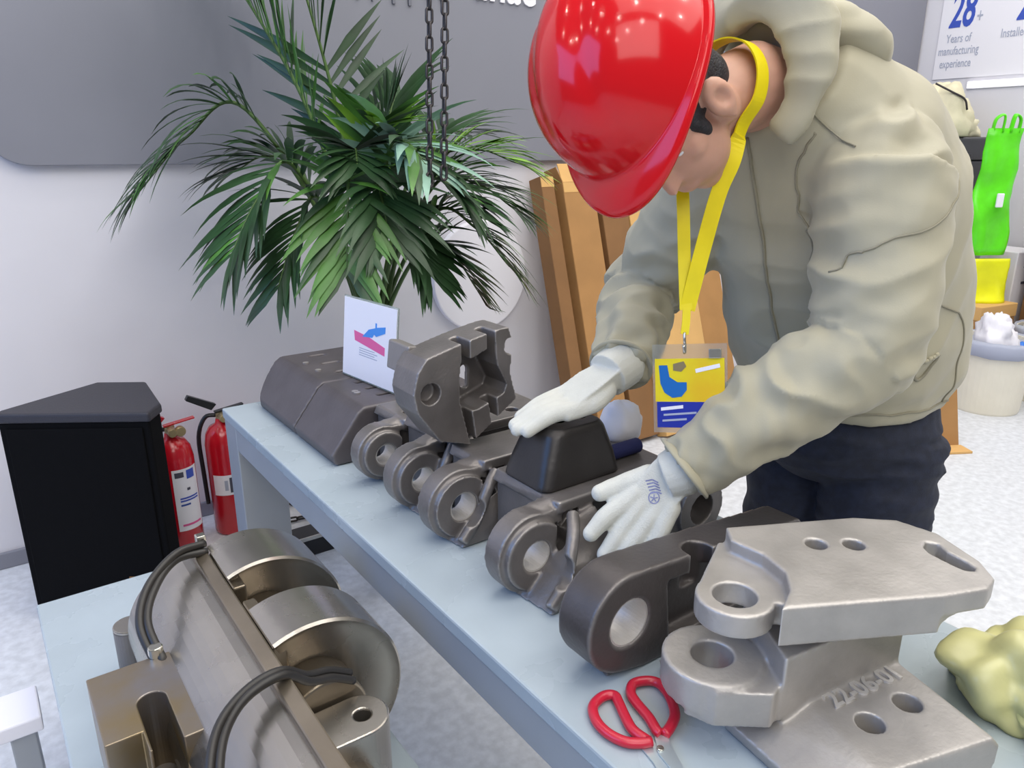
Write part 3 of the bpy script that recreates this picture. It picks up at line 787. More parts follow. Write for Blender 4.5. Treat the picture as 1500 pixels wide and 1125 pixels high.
# ------------------------------------------------------------ link plate lying across the bench
t = thing('link_plate', 'dark cast link plate with a large round eye, propped beside the plate stack', 'link plate', (.80, .63, ZT))
yf, yb = .598, .662; xc, zc, ro = .628, .803, .073
b = B().prism(circ(xc, zc, ro, 44), 'y', yf, yb)
b.hull([(x, y, z) for y in (yf, yb) for x, z in ((xc, zc + ro), (.80, .862), (1.0, .842), (1.03, .80), (1.0, ZT + .0015), (.66, ZT + .0015), (xc - .01, zc - ro))])
b.hull([(.600, yf + .012, ZT + .0015), (.70, yf + .01, ZT + .0015), (.61, yb - .01, ZT + .0015), (.70, yb - .01, ZT + .0015), (.60, yf + .02, .76), (.70, yf + .02, .77), (.61, yb - .01, .76), (.70, yb - .01, .77)])
cut = B().cyl((xc, zc), .035, 'y', yf - .05, yb + .05, 40)
cut.hull([(x, y, z) for x, y, z in ((.685, yf - .03, .845), (.70, yf - .03, .735), (1.02, yf - .03, .735), (1.02, yf - .03, .815), (.705, yf + .022, .838), (.715, yf + .022, .75), (1.0, yf + .022, .75), (1.0, yf + .022, .81))])
cut2 = B().cyl((.765, yf + .008), .024, 'z', .80, .92, 28).cyl((.878, yf + .012), .012, 'z', .80, .92, 20)
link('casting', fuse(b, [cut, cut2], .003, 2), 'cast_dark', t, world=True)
n = 40; vs = []; fs = []
for y in (yf + .003, yb - .003):
    for r in (.037, .0325): vs += [(p[0], y, p[1]) for p in circ(xc, zc, r, n)]
for k in range(n):
    k2 = (k + 1) % n
    fs += [(k, k2, n + k2, n + k), (2 * n + k, 3 * n + k, 3 * n + k2, 2 * n + k2), (k, 2 * n + k, 2 * n + k2, k2), (n + k, n + k2, 3 * n + k2, 3 * n + k)]
link('bushing', B().add(vs, fs).mesh(), 'cast_light', t, world=True)

# ------------------------------------------------------------ stacked plates at the near right
def frame2(o, ang, z): return Matrix.Translation((o[0], o[1], z)) @ Matrix.Rotation(R(ang), 4, 'Z')
t = thing('numbered_track_plate', 'lower light grey cast track plate with raised number 22-06-01 and two holes', 'track plate', (.74, .40, ZT))
m1 = frame2((.72, .395), -17, ZT + .0015)
b = B()
b.hull([m1 @ Vector(v) for v in ((-.055, -.118, 0), (.168, -.118, 0), (.172, .17, 0), (-.100, .163, 0), (0, -.118, .052), (.158, -.118, .052), (.160, .17, .052), (0, .17, .052), (-.060, -.118, .018), (-.104, .163, .018), (.168, -.12, .04), (.17, .17, .04))])
# lower lug lying flat, with its wall and the centre box
lc = (.650, .482)
b.prism(circ(lc[0], lc[1], .060, 40), 'z', .775, .818)
b.hull([(x, y, z) for z in (.765, .812) for x, y in ((lc[0] - .058, lc[1] - .01), (lc[0] - .045, lc[1] - .045), (.655, .397), (.71, .41), (.73, .47), (lc[0] + .05, lc[1] + .03))])
wall = [(.672, .398), (.882, .368), (.945, .43), (.735, .505), (.705, .452)]
b.prism(wall, 'z', .765, .850)
b.hull([(x, y, z) for x, y, z in ((.775, .388, .846), (.835, .379, .846), (.85, .42, .846), (.78, .44, .846), (.782, .394, .862), (.828, .386, .862), (.84, .42, .862), (.786, .43, .862))])
cut = B().cyl(lc, .0255, 'z', .70, .90, 36)
hl = [m1 @ Vector((.112, -.042, 0)), m1 @ Vector((.045, -.054, 0))]
for h in hl: cut.cyl((h.x, h.y), .0165, 'z', .735, .80, 28)
cut2 = B().prism([(.70, .40), (.74, .385), (.90, .36), (.90, .43), (.74, .49)], 'z', .80, .846)
cut2.hull([(x, y, z) for x, y, z in ((.66, .435, .822), (.70, .43, .822), (.705, .375, .822), (.668, .395, .822), (.66, .435, .87), (.70, .44, .87), (.70, .37, .87), (.64, .38, .87))]) if False else None
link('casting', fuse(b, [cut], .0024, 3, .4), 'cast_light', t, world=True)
me = text_mesh('22-06-01', .034, .0030, True)
me.transform(frame2((.735, .366), -9, ZT + .0535))
link('raised_number', me, 'cast_light', t, world=True)

t = thing('slotted_track_plate', 'upper light grey cast track plate with teardrop eye and curved slot, resting on stack', 'track plate', (.78, .42, .86))
m2 = frame2((.637, .402), -28, .862)
def P2(u, v, z): return m2 @ Vector((u, v, z))
b = B()
top = [(0.012, .0), (.205, -.002), (.262, .004), (.285, .022), (.296, .06), (.292, .13), (.262, .172), (.208, .187), (.028, .184), (.020, .15), (.045, .11), (.052, .07), (.040, .035)]
b.prism(top[:2] + [(.21, .05), (.215, .13), (.208, .187)] + top[8:], 'z', .016, .066, m2)
b.prism([(.19, -.001)] + top[1:8] + [(.19, .186)], 'z', .038, .066, m2)
b.hull([P2(*v) for v in ((.195, .0, .016), (.225, .002, .038), (.225, .18, .038), (.195, .185, .016), (.19, 0, .05), (.19, .18, .05))])
# teardrop eye
eye = circ(-.012, .062, .045, 30, 130, 330) + [(.045, .03), (.056, .07), (.05, .11), (.030, .180), (.018, .182)]
b.prism(eye, 'z', .016, .046, m2)
cut = B().cyl((-.012, .062), .0255, 'z', -.05, .12, 34, m2)
for u, v in ((.122, .126), (.168, .118)): cut.cyl((u, v), .0135, 'z', -.02, .12, 24, m2)
sl = []
for k in range(12): a = R(200 - 18 * k); 
sl = [(.262, .112), (.250, .100), (.248, .085), (.256, .060), (.262, .045), (.272, .040), (.280, .046), (.279, .060), (.272, .085), (.274, .104)]
cut.prism(sl, 'z', -.02, .12, m2)
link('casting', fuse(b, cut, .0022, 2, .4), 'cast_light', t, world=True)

# ------------------------------------------------------------ sign, scissors, bags on the bench
t = thing('sign_holder', 'clear upright acrylic sign holder with white sheet on the dark pads', 'sign', (.755, 1.645, .848))
a = Vector((.742, 1.768, 0)); c = Vector((.768, 1.528, 0)); u = (c - a).normalized(); nrm = Vector((u.y, -u.x, 0))
if nrm.x > 0: nrm = -nrm
wv = (c - a).length; hh = .205; lean = Vector((.10, 0.0, 1)).normalized()
O = Vector((.742, 1.768, .8485))
def sheet(i, j, d): return O + u * i + lean * j + nrm * d
def slab(x0, x1, y0, y1, d0, d1):
    return B().hull([sheet(x, y, d) for x in (x0, x1) for y in (y0, y1) for d in (d0, d1)])
link('acrylic_pane', slab(0, wv, 0, hh, -.003, .0).mesh(), 'acrylic', t, world=True)
link('foot', bev(slab(0, wv, 0, .006, -.045, .0), .001), 'acrylic', t, world=True)
sh = link('paper_sheet', slab(.003, wv - .003, .004, hh - .004, .0005, .0015).mesh(), 'white_paper', t, world=True)
def ppoly(pts, m, d=.0019):
    b = B(); n = len(pts)
    b.add([sheet(x * wv, y * hh, .0014) for x, y in pts] + [sheet(x * wv, y * hh, d) for x, y in pts],
          [tuple(range(n)), tuple(range(n, 2 * n))] + [(i, (i + 1) % n, n + (i + 1) % n, n + i) for i in range(n)])
    link('print', b.mesh(), m, sh, world=True)
ppoly([(.22, .60), (.24, .48), (.80, .40), (.80, .50), (.50, .57)], 'pink')
ppoly([(.38, .55), (.50, .66), (.62, .70), (.62, .76), (.645, .76), (.645, .71), (.80, .745), (.80, .67), (.64, .60), (.60, .62), (.57, .575)], 'sign_blue', .0022)
for k in range(4): ppoly([(.33, .40 - .028 * k), (.62 + .05 * (k % 2), .40 - .028 * k), (.62 + .05 * (k % 2), .41 - .028 * k), (.33, .41 - .028 * k)], 'print_grey')

t = thing('scissors', 'scissors with red plastic handles lying open on the bench', 'scissors', (.58, .52, ZT))
Q = Vector((.5675, .478, 0)); zq = ZT + .0075
def loop(name, pts, m, r=.0060):
    p = spline([Vector((x, y, zq)) for x, y in pts], 48)
    link(name, B().tube(p, [(r, r * .95)] * len(p), 10).mesh(), m, t, world=True, smooth=True)
loop('handle', [(.559, .494), (.557, .516), (.564, .536), (.576, .561), (.581, .574), (.573, .581), (.559, .581), (.543, .574), (.531, .553), (.529, .53), (.536, .509), (.549, .497), (.562, .491)], 'red_plastic', .0068)
loop('handle', [(.580, .493), (.580, .50), (.588, .52), (.594, .547), (.601, .565), (.616, .576), (.634, .571), (.644, .559), (.641, .54), (.631, .521), (.617, .504), (.598, .494), (.582, .489)], 'red_plastic', .0068)
for pts, z0 in (([(.574, .497), (.588, .490), (.577, .471), (.563, .44), (.550, .403), (.549, .438), (.557, .475)], ZT + .0035), ([(.549, .495), (.569, .497), (.565, .475), (.548, .445), (.523, .417), (.533, .444), (.544, .47)], ZT + .001)):
    link('blade', B().prism(pts, 'z', z0, z0 + .002).mesh(), 'steel_blade', t, world=True)
link('pivot', bev(B().cyl((.5635, .478), .0045, 'z', ZT + .003, ZT + .0075, 18), .001), 'chrome', t, world=True)

t = thing('plastic_bag', 'crumpled pale olive plastic bag lying on bench beside the numbered plate', 'bag', (1.00, .27, ZT + .001))
blob('crumple', (-.005, .0, 0), (.085, .080, .062), 'bag_olive', t, 21.0, .45, 2.6, n=64)
blob('fold', (-.02, -.085, 0), (.08, .06, .035), 'bag_olive', t, 24.0, .45, 3, n=48)
t = thing('white_bundle', 'rounded white cloth bundle behind the black guide block', 'cloth', (.985, .992, .8625))
blob('bundle', (0, 0, 0), (.042, .040, .050), 'trash_white', t, 2.0, .15, 4, n=32)
t = thing('navy_roll', 'small navy blue rolled strip next to the white bundle', 'roll', (.905, .915, .8625))
link('roll', bev(B().cyl((0, .014), .014, 'x', -.03, .05, 20), .003), 'cuff_navy', t)

# ------------------------------------------------------------ turned roller assembly on the low table
ZL = .45
t = thing('roller_assembly', 'machined steel roller assembly with two half-round flanges on the low table', 'roller', (.25, 1.08, ZL))
AX, AZ, RO = .318, .594, .142
def flange(y0, y1):
    n = 48; a0, a1 = 114, -96
    out = [(AX + RO * math.cos(R(a0 + (a1 - a0) * k / n)), AZ + RO * math.sin(R(a0 + (a1 - a0) * k / n))) for k in range(n + 1)]
    prof = [(RO - .004, y0), (RO, y0 + .004), (RO, y1 - .004), (RO - .004, y1), (.062, y1), (.062, y0 + .030), (.080, y0 + .018), (RO - .018, y0 + .010)]
    rings = []
    for k in range(n + 1):
        a = R(a0 + (a1 - a0) * k / n)
        rings.append([Vector((AX + r * math.cos(a), y, AZ + r * math.sin(a))) for r, y in prof])
    me = B().loft(rings).mesh()
    return me
for y0, y1 in ((.938, 1.052), (1.160, 1.290)):
    o = link('flange', flange(y0, y1), 'turned', t, world=True)
    me = o.data
    for p in me.polygons: p.use_smooth = True
    try: me.set_sharp_from_angle(angle=R(32))
    except Exception: pass
link('hub', bev(B().cyl((AX, AZ), .064, 'y', .90, 1.33, 48), .004), 'turned_warm', t, world=True)
# cut face plates joining the flanges at the split
pl = B().box(.262, .284, .95, 1.285, ZL + .006, AZ + .118)
cutb = B().prism([(1.075, .70), (1.14, .735), (1.14, .60), (1.115, .575), (1.085, .62)], 'x', .2, .35)
link('split_plate', bev(pl, .003, cut=cutb), 'turned_warm', t, world=True)
# left half barrel
seg = [(.246 + .128 * math.cos(R(a)), .578 + .128 * math.sin(R(a))) for a in range(84, 271, 6)] + [(.246, .45 + .0015)]
link('half_barrel', bev(B().prism(seg, 'y', .66, 1.315), .003, angle=40), 'turned', t, world=True)
link('clamp_rim', bev(B().prism([(.235, ZL + .004), (.258, ZL + .004), (.258, .722), (.235, .716)], 'y', .66, 1.325), .003), 'turned_warm', t, world=True)
# bearing block with slot
b = B().box(.036, .165, .905, 1.108, .53, .662)
b.box(.05, .14, .80, .93, .52, .62)
cut = B().prism([(p[0], p[1]) for p in circ(.105, 1.005, .019, 16, 0, 180)] + [(p[0], p[1]) for p in circ(.105, .905, .019, 16, 180, 360)], 'z', .4, .8)
cut.box(.02, .082, .88, .948, .45, .70)
link('bearing_block', bev(b, .005, 2, cut=cut), 'brass_tint', t, world=True)
link('gap_shade', B().box(.1655, .176, .935, .992, .60, .6725).mesh(), 'rubber', t, world=True)  # dark box standing in for the shaded gap between block and barrel
link('block_foot', bev(B().box(.05, .15, .93, 1.09, ZL + .0005, .535), .003), 'cast_dark', t, world=True)
# rounded lug with hole
lug = circ(.346, .852, .043, 24, -90, 90) + [(.262, .893), (.262, .811)]
b = B().prism(lug, 'z', .50, .622)
link('eye_lug', bev(b, .003, cut=B().cyl((.350, .850), .0125, 'z', .45, .70, 24)), 'turned', t, world=True)
link('lug_web', bev(B().box(.27, .34, .86, .95, ZL + .0005, .60), .003), 'turned_warm', t, world=True)
link('end_cap', bev(B().cyl((.30, .54), .05, 'y', .765, .82, 36), .006), 'turned_warm', t, world=True)
for k in range(2):
    d = .011 * k
    p = spline([(.128 + d, 1.10 - d, .655), (.122 + d, 1.155, .695), (.150 + d, 1.215, .722 - d * .4), (.205, 1.265, .738 - d), (.258, 1.285 - d, .732 - d)], 30)
    link('cable', B().tube(p, .0068, 10).mesh(), 'rubber', t, world=True, smooth=True)
    p = spline([(.112 + d, .735, .665), (.132 + d, .790, .708), (.160 + d, .835, .722 - d * .3), (.205, .864 - d, .730), (.250, .874 - d, .728), (.288, .888 - d, .694 - d * .3), (.325, .902 - d, .676 - d * .5), (.360, .908 - d, .652 - d * .6)], 40)
    link('cable', B().tube(p, .0062, 10).mesh(), 'rubber', t, world=True, smooth=True)
link('fitting', bev(B().cyl((.132, 1.108), .011, 'z', .655, .678, 14), .002), 'chrome', t, world=True)
link('clip', bev(B().box(.246, .262, 1.288, 1.306, .722, .745), .002), 'chrome', t, world=True)
t = thing('steel_peg', 'short dark upright steel peg on low table behind the cable loop', 'peg', (.130, 1.385, ZL))
link('post', bev(B().cyl((0, 0), .029, 'z', 0, .105, 32), .002), 'cast_dark', t)
link('cap', bev(B().cyl((0, 0), .029, 'z', .105, .112, 32), .002), 'turned', t)
# ------------------------------------------------------------ the man
YC = .765
man = thing('person', 'man in a red hard hat and beige jacket bending over the bench', 'person', (1.38, YC, 0))
def ring(c, tilt, af, ab, bl, br, n=40, e=0.85):
    """cross-section of the trunk; faces -X, leaning by tilt degrees"""
    f = Vector((-math.cos(R(tilt)), 0, -math.sin(R(tilt)))); out = []
    for k in range(n):
        a = 2 * PI * k / n; ca, sa = math.cos(a), math.sin(a)
        x = (af if ca > 0 else ab) * math.copysign(abs(ca) ** e, ca)
        y = (bl if sa > 0 else br) * math.copysign(abs(sa) ** e, sa)
        out.append(Vector(c) + f * x + Vector((0, -1, 0)) * y)
    return out
TR = [  # centre x, y, z, tilt, front, back, left half, right half
    ((1.375, YC, .945), 4, .175, .185, .175, .18),
    ((1.372, YC, 1.005), 8, .20, .20, .192, .195),
    ((1.345, YC, 1.09), 16, .205, .205, .20, .20),
    ((1.30, YC, 1.19), 24, .20, .205, .205, .205),
    ((1.245, YC, 1.29), 30, .185, .20, .21, .205),
    ((1.185, YC, 1.38), 37, .16, .185, .205, .20),
    ((1.115, YC, 1.455), 48, .12, .135, .160, .155),
    ((1.055, YC, 1.50), 58, .085, .09, .11, .11)]
LS, LE, LW = Vector((1.115, .605, 1.365)), Vector((1.04, .575, 1.125)), Vector((.828, .705, .930))
RS, RE, RW = Vector((1.125, .905, 1.35)), Vector((1.075, 1.035, 1.135)), Vector((.905, .918, 1.038))
def trunk(s=1.0):
    rs = []
    for c, t, af, ab, bl, br in TR: rs.append(ring(c, t, af * s, ab * s, bl * s, br * s))
    # smooth in between
    out = []
    for k in range(len(rs[0])):
        out.append(spline([r[k] for r in rs], 28))
    return [[out[k][i] for k in range(len(out))] for i in range(29)]
def sleeve(a, e, w, radii, n=20):
    mid1 = a.lerp(e, .5); mid2 = e.lerp(w, .5)
    bend = (e - (a + w) / 2).normalized() * .012
    p = spline([a, mid1 + bend, e + bend, mid2, w], n)
    return p, lerp_list(radii, n)

# ---- head frame
HC = Vector((.825, .785, 1.450))
hu = Vector((-.955, .06, .26)).normalized(); hf = Vector((-.18, -.34, -.93)); hf = (hf - hu * hf.dot(hu)).normalized(); hl = hu.cross(hf)
HM = Matrix((hf, hl, hu)).transposed().to_4x4(); HM.translation = HC
def H(f, l, u): return HM @ Vector((f, l, u))
H3 = HM.to_3x3()

# ---- body: one continuous skin mesh
b = B()
b.loft(trunk(.84))
for a, e, w in ((LS, LE, LW), (RS, RE, RW)):
    p, r = sleeve(a, e, w, [.050, .050, .046, .038, .020]); b.tube(p, r, 16)
    b.ell(a + Vector((.02, .03 if a is LS else -.03, -.01)), (.055, .055, .055)); b.ell(w, (.020, .020, .020))
b.tube([LW, Vector((.800, .730, .905))], [.018, .007], 12); b.tube([RW, Vector((.83, .923, 1.010))], [.018, .007], 12)
hipL, hipR = Vector((1.385, .675, .86)), Vector((1.40, .855, .86))
LEGS = ((hipL, Vector((1.36, .665, .46)), Vector((1.42, .66, .09))), (hipR, Vector((1.39, .865, .46)), Vector((1.43, .87, .09))))
for h, k, a in LEGS:
    b.tube(spline([h, h.lerp(k, .5), k, k.lerp(a, .4), a], 16), lerp_list([.082, .078, .056, .052, .036], 16), 14)
    b.ell(a + Vector((-.05, 0, -.05)), (.10, .04, .03))
b.ell((1.37, YC, .90), (.13, .155, .12))
# neck and head
b.tube([Vector((1.12, YC, 1.46)), Vector((1.0, .770, 1.492)), H(-.03, 0, -.085), H(-.015, 0, -.01)], [.075, .064, .060, .058], 20)
b.ell(H(-.012, 0, .030), (.100, .079, .092), H3, 28, 20)
b.ell(H(.030, 0, -.045), (.066, .060, .082), H3, 24, 16)
b.ell(H(.062, 0, -.098), (.024, .028, .020), H3, 16, 12)            # chin
b.ell(H(.085, 0, .018), (.020, .050, .014), H3, 16, 10)              # brow
b.hull([H(.085, .010, .010), H(.085, -.010, .010), H(.090, .017, -.036), H(.090, -.017, -.036), H(.118, .006, -.030), H(.118, -.006, -.030), H(.098, 0, .005)])
for s in (-1, 1):
    b.ell(H(.050, s * .038, -.024), (.028, .022, .024), H3, 14, 10)  # cheek
    b.ell(H(.066, s * .033, .005), (.0125, .017, .008), H3, 14, 10)  # lowered lid
    b.ell(H(-.012, s * .060, -.060), (.030, .016, .040), H3, 14, 10)  # jaw angle
    em = H3 @ Matrix.Rotation(R(-s * 22), 3, 'Z') @ Matrix.Rotation(R(-12), 3, 'Y')
    b.ell(H(.006, s * .086, -.024), (.023, .012, .036), em, 18, 14)  # ear
    b.ell(H(.014, s * .081, -.054), (.011, .008, .013), H3, 12, 8)
b.ell(H(.084, 0, -.062), (.018, .026, .010), H3, 14, 8)              # lips
cutE = B()
for s in (-1, 1):
    cutE.ell(H(.012, s * .098, -.022), (.012, .012, .020), H3, 14, 10)
    cutE.ell(H(.092, s * .034, -.002), (.012, .016, .008), H3, 14, 10)
body = link('body', fuse(b, cutE, .004, 4), 'skin', man, world=True)
for s in (-1, 1):
    e_ = B().ell(H(.0655, s * .032, -.002), (.0105, .0105, .0105), H3, 16, 10)
    eye_o = link('eye', e_.mesh(), 'white_paper', body, world=True, smooth=True)
body['label'] = 'skin of face, ear and neck'

# ---- hair
b = B().ell(H(-.018, 0, .030), (.102, .0835, .094), H3, 40, 28)
cut = B().hull([H(*v) for v in ((.060, -.2, .30), (.060, .2, .30), (.054, -.2, .0), (.054, .2, .0), (.046, -.2, -.052), (.046, .2, -.052), (.3, -.2, -.2), (.3, .2, -.2), (.3, -.2, .3), (.3, .2, .3))])
b.ell(H(-.060, 0, -.022), (.058, .070, .080), H3, 30, 20)
b.ell(H(-.058, 0, -.052), (.052, .0685, .058), H3, 30, 20)
for s in (-1, 1): b.ell(H(.036, s * .0525, -.016), (.014, .016, .030), H3, 18, 12)
cut2 = B()
for s in (-1, 1): cut2.ell(H(.004, s * .094, -.026), (.025, .022, .036), H3, 20, 14)
hair = link('hair', fuse(b, [cut, cut2], .003, 3), 'hair', man, world=True)

# ---- hard hat
HO = H(-.040, 0, .060); HH = HM.copy(); HH.translation = HO
tiltm = Matrix.Rotation(R(-6), 4, 'Y'); HH = HH @ tiltm
na, nr = 96, 26; vs = []; fs = []
def hat(az, t):
    """t 0 crown .. 1 rim"""
    ca, sa = math.cos(az), math.sin(az)
    ph = t * PI / 2
    rf, rl, ru = .148, .127, .132
    sx = math.sin(ph) ** .92
    x = rf * ca * sx; y = rl * sa * sx; z = ru * math.cos(ph) ** .92
    # raised centre crest and side grooves
    cre = math.exp(-(y / .034) ** 4) * (1 - t ** 5) * (1 if True else 0)
    z += .0055 * cre
    gro = math.exp(-((abs(y) - .048) / .010) ** 2) * (1 - t ** 4)
    z -= .0025 * gro
    k = 1 + .03 * t ** 8
    return Vector((x * k, y * k, z))
rows = []
for j in range(nr + 1):
    t = j / nr
    rows.append([hat(2 * PI * i / na, max(t, .012)) for i in range(na)])
def flare(i, d, dz):
    a = 2 * PI * i / na; p = rows[nr][i]; o = Vector((p.x, p.y, 0)).normalized()
    front = max(0, math.cos(a)) ** 4
    w_ = (.009 + .040 * front) * d
    return Vector((p.x, p.y, 0)) + o * w_ + Vector((0, 0, p.z + dz - .016 * front * d * d - .004 * d))
for d in (.15, .35, .6, .85, 1.0): rows.append([flare(i, d, 0) for i in range(na)])
rows.append([flare(i, 1.0, -.007) for i in range(na)])
rows.append([flare(i, .85, -.006) for i in range(na)])
bb = B()
for r in rows: bb.v += [tuple(HH @ v) for v in r]
for j in range(len(rows) - 1):
    for i in range(na):
        bb.f.append((j * na + i, j * na + (i + 1) % na, (j + 1) * na + (i + 1) % na, (j + 1) * na + i))
bb.f.append(tuple(range(na)))
hm = bb.mesh()
hm = evaluate(hm, [('SOLIDIFY', dict(thickness=.003, offset=1.0)), ('SUBSURF', dict(levels=1))])
helmet = link('hard_hat', hm, 'helmet', man, world=True, smooth=True)
helmet['label'] = 'glossy red hard hat'
# inner suspension band and rear strap
vs = [];
bd = B()
p = [HH @ Vector((.110 * math.cos(a), .094 * math.sin(a), -.014)) for a in [2 * PI * k / 48 for k in range(49)]]
bd.tube(p, [(.004, .016)] * 49, 8, caps=False)
link('headband', bd.mesh(), 'black_plastic', helmet, world=True, smooth=True)
p = spline([HH @ Vector(v) for v in ((-.062, .090, -.012), (-.090, .086, -.032), (-.118, .05, -.048), (-.128, 0, -.052), (-.118, -.05, -.048), (-.09, -.086, -.032), (-.062, -.090, -.012))], 30)
link('nape_strap', B().tube(p, [(.004, .012)] * 31, 8).mesh(), 'band_blue', helmet, world=True, smooth=True)

# ---- jacket
b = B(); b.loft(trunk(1.0))
pL, rL = sleeve(LS, LE, LW + (LW - LE).normalized() * -.012, [.098, .090, .080, .068, .050], 24)
b.tube(pL, rL, 24); b.ell(LS + Vector((.01, .02, -.005)), (.10, .095, .10))
pR, rR = sleeve(RS, RE, RW, [.095, .086, .074, .064, .050], 24)
b.tube(pR, rR, 24); b.ell(RS + Vector((.01, -.02, -.005)), (.10, .09, .10))
b.ell(LE + Vector((.02, -.01, 0)), (.070, .074, .075)); b.ell(RE, (.07, .07, .07))
b.hull([tuple(LS + Vector(v)) for v in ((.02, -.05, .05), (.12, .02, .09), (.20, 0, -.06), (.10, -.05, -.14), (-.02, -.05, -.1), (.1, .2, .0), (.0, .1, -.1))])
jm = fuse(b, None, .0055, 5)
# folds
segs = [(LS, LE, 'a'), (LE, LW, 'a'), (RS, RE, 'a'), (RE, RW, 'a')]
def seg_near(p, a, e):
    ab = e - a; t = max(0, min(1, (p - a).dot(ab) / ab.length_squared)); return (p - (a + ab * t)).length, t
jm.calc_loop_triangles() if hasattr(jm, 'calc_loop_triangles') else None
nv = [v.normal.copy() for v in jm.vertices]
cutL = (LW - LE).normalized(); cutR = (RW - RE).normalized()
for i, v in enumerate(jm.vertices):
    p = v.co; best = min(((seg_near(p, a, e)[0], k) for k, (a, e, _) in enumerate(segs)))
    dsp = 0
    dA, k = best
    wa = max(0, min(1, (.115 - dA) / .04)) if k in (0, 2) else max(0, min(1, (.10 - dA) / .03))
    if wa > 0:
        a, e, _ = segs[k]; ax_ = (e - a).normalized(); s = (p - a).dot(ax_); rad = (p - a) - ax_ * s
        th = rad.normalized() if rad.length > 1e-5 else Vector((0, 0, 1))
        n1 = noise.noise(Vector((s * 17 + th.x * 1.1 + k * 7, th.y * 1.0, th.z * 1.2)))
        n2 = noise.noise(Vector((s * 38 + th.z * 1.8 + k * 3, th.y * 1.5, th.x * 1.5)))
        rid = (1 - abs(n1) * 2.2)
        dsp += wa * (.0115 * max(-.6, rid) - .003 + .005 * n2)
    wt = 1 - wa
    if wt > 0:
        q1 = p.x * .7 + p.z * .7; q2 = p.z * .7 - p.x * .7
        n1 = noise.noise(Vector((q1 * 5 + 3, q2 * 13, p.y * 5)))
        n2 = noise.noise(Vector((p.x * 6, p.y * 8, p.z * 20)))
        low = max(0, min(1, (1.12 - p.z) / .15))
        dsp += wt * (.009 * max(-.5, 1 - abs(n1) * 2.4) - .004 + (.003 + .006 * low) * n2)
    v.co = p + nv[i] * dsp
jm.update()
jm = evaluate(jm, [('SMOOTH', dict(factor=.4, iterations=1))])
jacket = link('jacket', jm, 'jacket', man, world=True, smooth=True)
jacket['label'] = 'beige hooded zip jacket'
# hood: roll around the neck and folded bag behind
b = B()
NK = Vector((.995, .775, 1.492)); nd = Vector((-.93, .03, -.25)).normalized(); na_ = Vector((0, -1, 0)); na_ = (na_ - nd * na_.dot(nd)).normalized(); nb = nd.cross(na_)
if nb.z < 0: nb = -nb
pts = []; rr = []
for k in range(33):
    a = R(-62 + (360 - 56) * k / 32 - 0)          # open at the lower front
    a = R(-38) + R(256) * k / 32
    y = math.cos(a); z = math.sin(a)
    back = (z + 1) / 2
    pts.append(NK + na_ * y * (.098 + .012 * back) + nb * z * (.096 + .018 * back) - nd * (.055 * back) + nd * (.045 * (1 - back)))
    rr.append((.008 + .016 * back, .018 + .026 * back))
b.tube(pts, rr, 14)
b.ell((1.135, .772, 1.545), (.105, .135, .050), Matrix.Rotation(R(28), 3, 'Y'), 28, 18)
b.ell((1.095, .772, 1.578), (.055, .110, .040), Matrix.Rotation(R(28), 3, 'Y'), 28, 18)
cut = B().tube([NK - nd * .06, NK + nd * .2], [.080, .100], 28)
hm_ = fuse(b, cut, .0045, 4)
def ruffle(me, fn):
    nn = [v.normal.copy() for v in me.vertices]
    for v, n_ in zip(me.vertices, nn): v.co = v.co + n_ * fn(v.co)
ruffle(hm_, lambda p: .007 * (1 - abs(noise.noise(Vector((p.x * 12, p.y * 9, p.z * 16)))) * 2.4))
link('hood', hm_, 'jacket', jacket, world=True, smooth=True)
def cord(name, pts, r, m, parent=jacket, n=30, k=6):
    p = spline(pts, n); link(name, B().tube(p, r, k).mesh(), m, parent, world=True, smooth=True)

from mathutils.bvhtree import BVHTree
def world_mesh(o):
    pm = Matrix.Identity(4); q = o
    while q is not None: pm = Matrix.LocRotScale(q.location, q.rotation_euler, q.scale) @ pm; q = q.parent
    return [pm @ v.co for v in o.data.vertices], [tuple(p.vertices) for p in o.data.polygons]
jb = BVHTree.FromPolygons(*world_mesh(jacket))
def snap(pts, off=.0012, n=40):
    out = []
    for p in spline(pts, n):
        c, nn, _, _ = jb.find_nearest(p)
        if c is not None: out.append(c + nn * off)
    return out
def seam(name, pts, r, m, n=40, off=.0008):
    link(name, B().tube(snap(pts, off, n), r, 6).mesh(), m, jacket, world=True, smooth=True)
seam('yoke_seam', [(.972, .60, 1.255), (.985, .55, 1.268), (1.02, .53, 1.285), (1.079, .505, 1.305), (1.168, .53, 1.362)], .0016, 'jacket_dark')
seam('side_seam', [(1.20, .56, 1.245), (1.24, .55, 1.171), (1.362, .56, 1.123), (1.388, .565, 1.025), (1.39, .57, .96)], .0016, 'jacket_dark')
seam('pocket_edge', [(1.20, .56, 1.10), (1.235, .555, 1.045), (1.262, .555, 1.025), (1.285, .55, 1.05), (1.292, .545, 1.07)], .0032, 'jacket_dark')
seam('pocket_welt', [(1.215, .56, 1.066), (1.25, .555, 1.062), (1.288, .55, 1.072)], .0040, 'jacket')
hemp = [Vector(TR[0][0]) + Vector((-.175 * math.cos(a), -.178 * math.sin(a), .018)) for a in [2 * PI * k / 40 for k in range(41)]]
seam('hem_seam', hemp, .0018, 'jacket_dark', 120)
seam('front_zip', [(.985, .775, 1.41), (1.00, .770, 1.34), (1.04, .765, 1.25), (1.09, .762, 1.16), (1.14, .762, 1.05), (1.18, .762, .95)], .0030, 'jacket_dark')
seam('armhole_fold_shade', [(1.08, .70, 1.44), (1.035, .70, 1.36), (1.03, .69, 1.29), (1.06, .66, 1.22)], .0018, 'jacket_dark')  # dark line drawn for the shading along the armpit fold
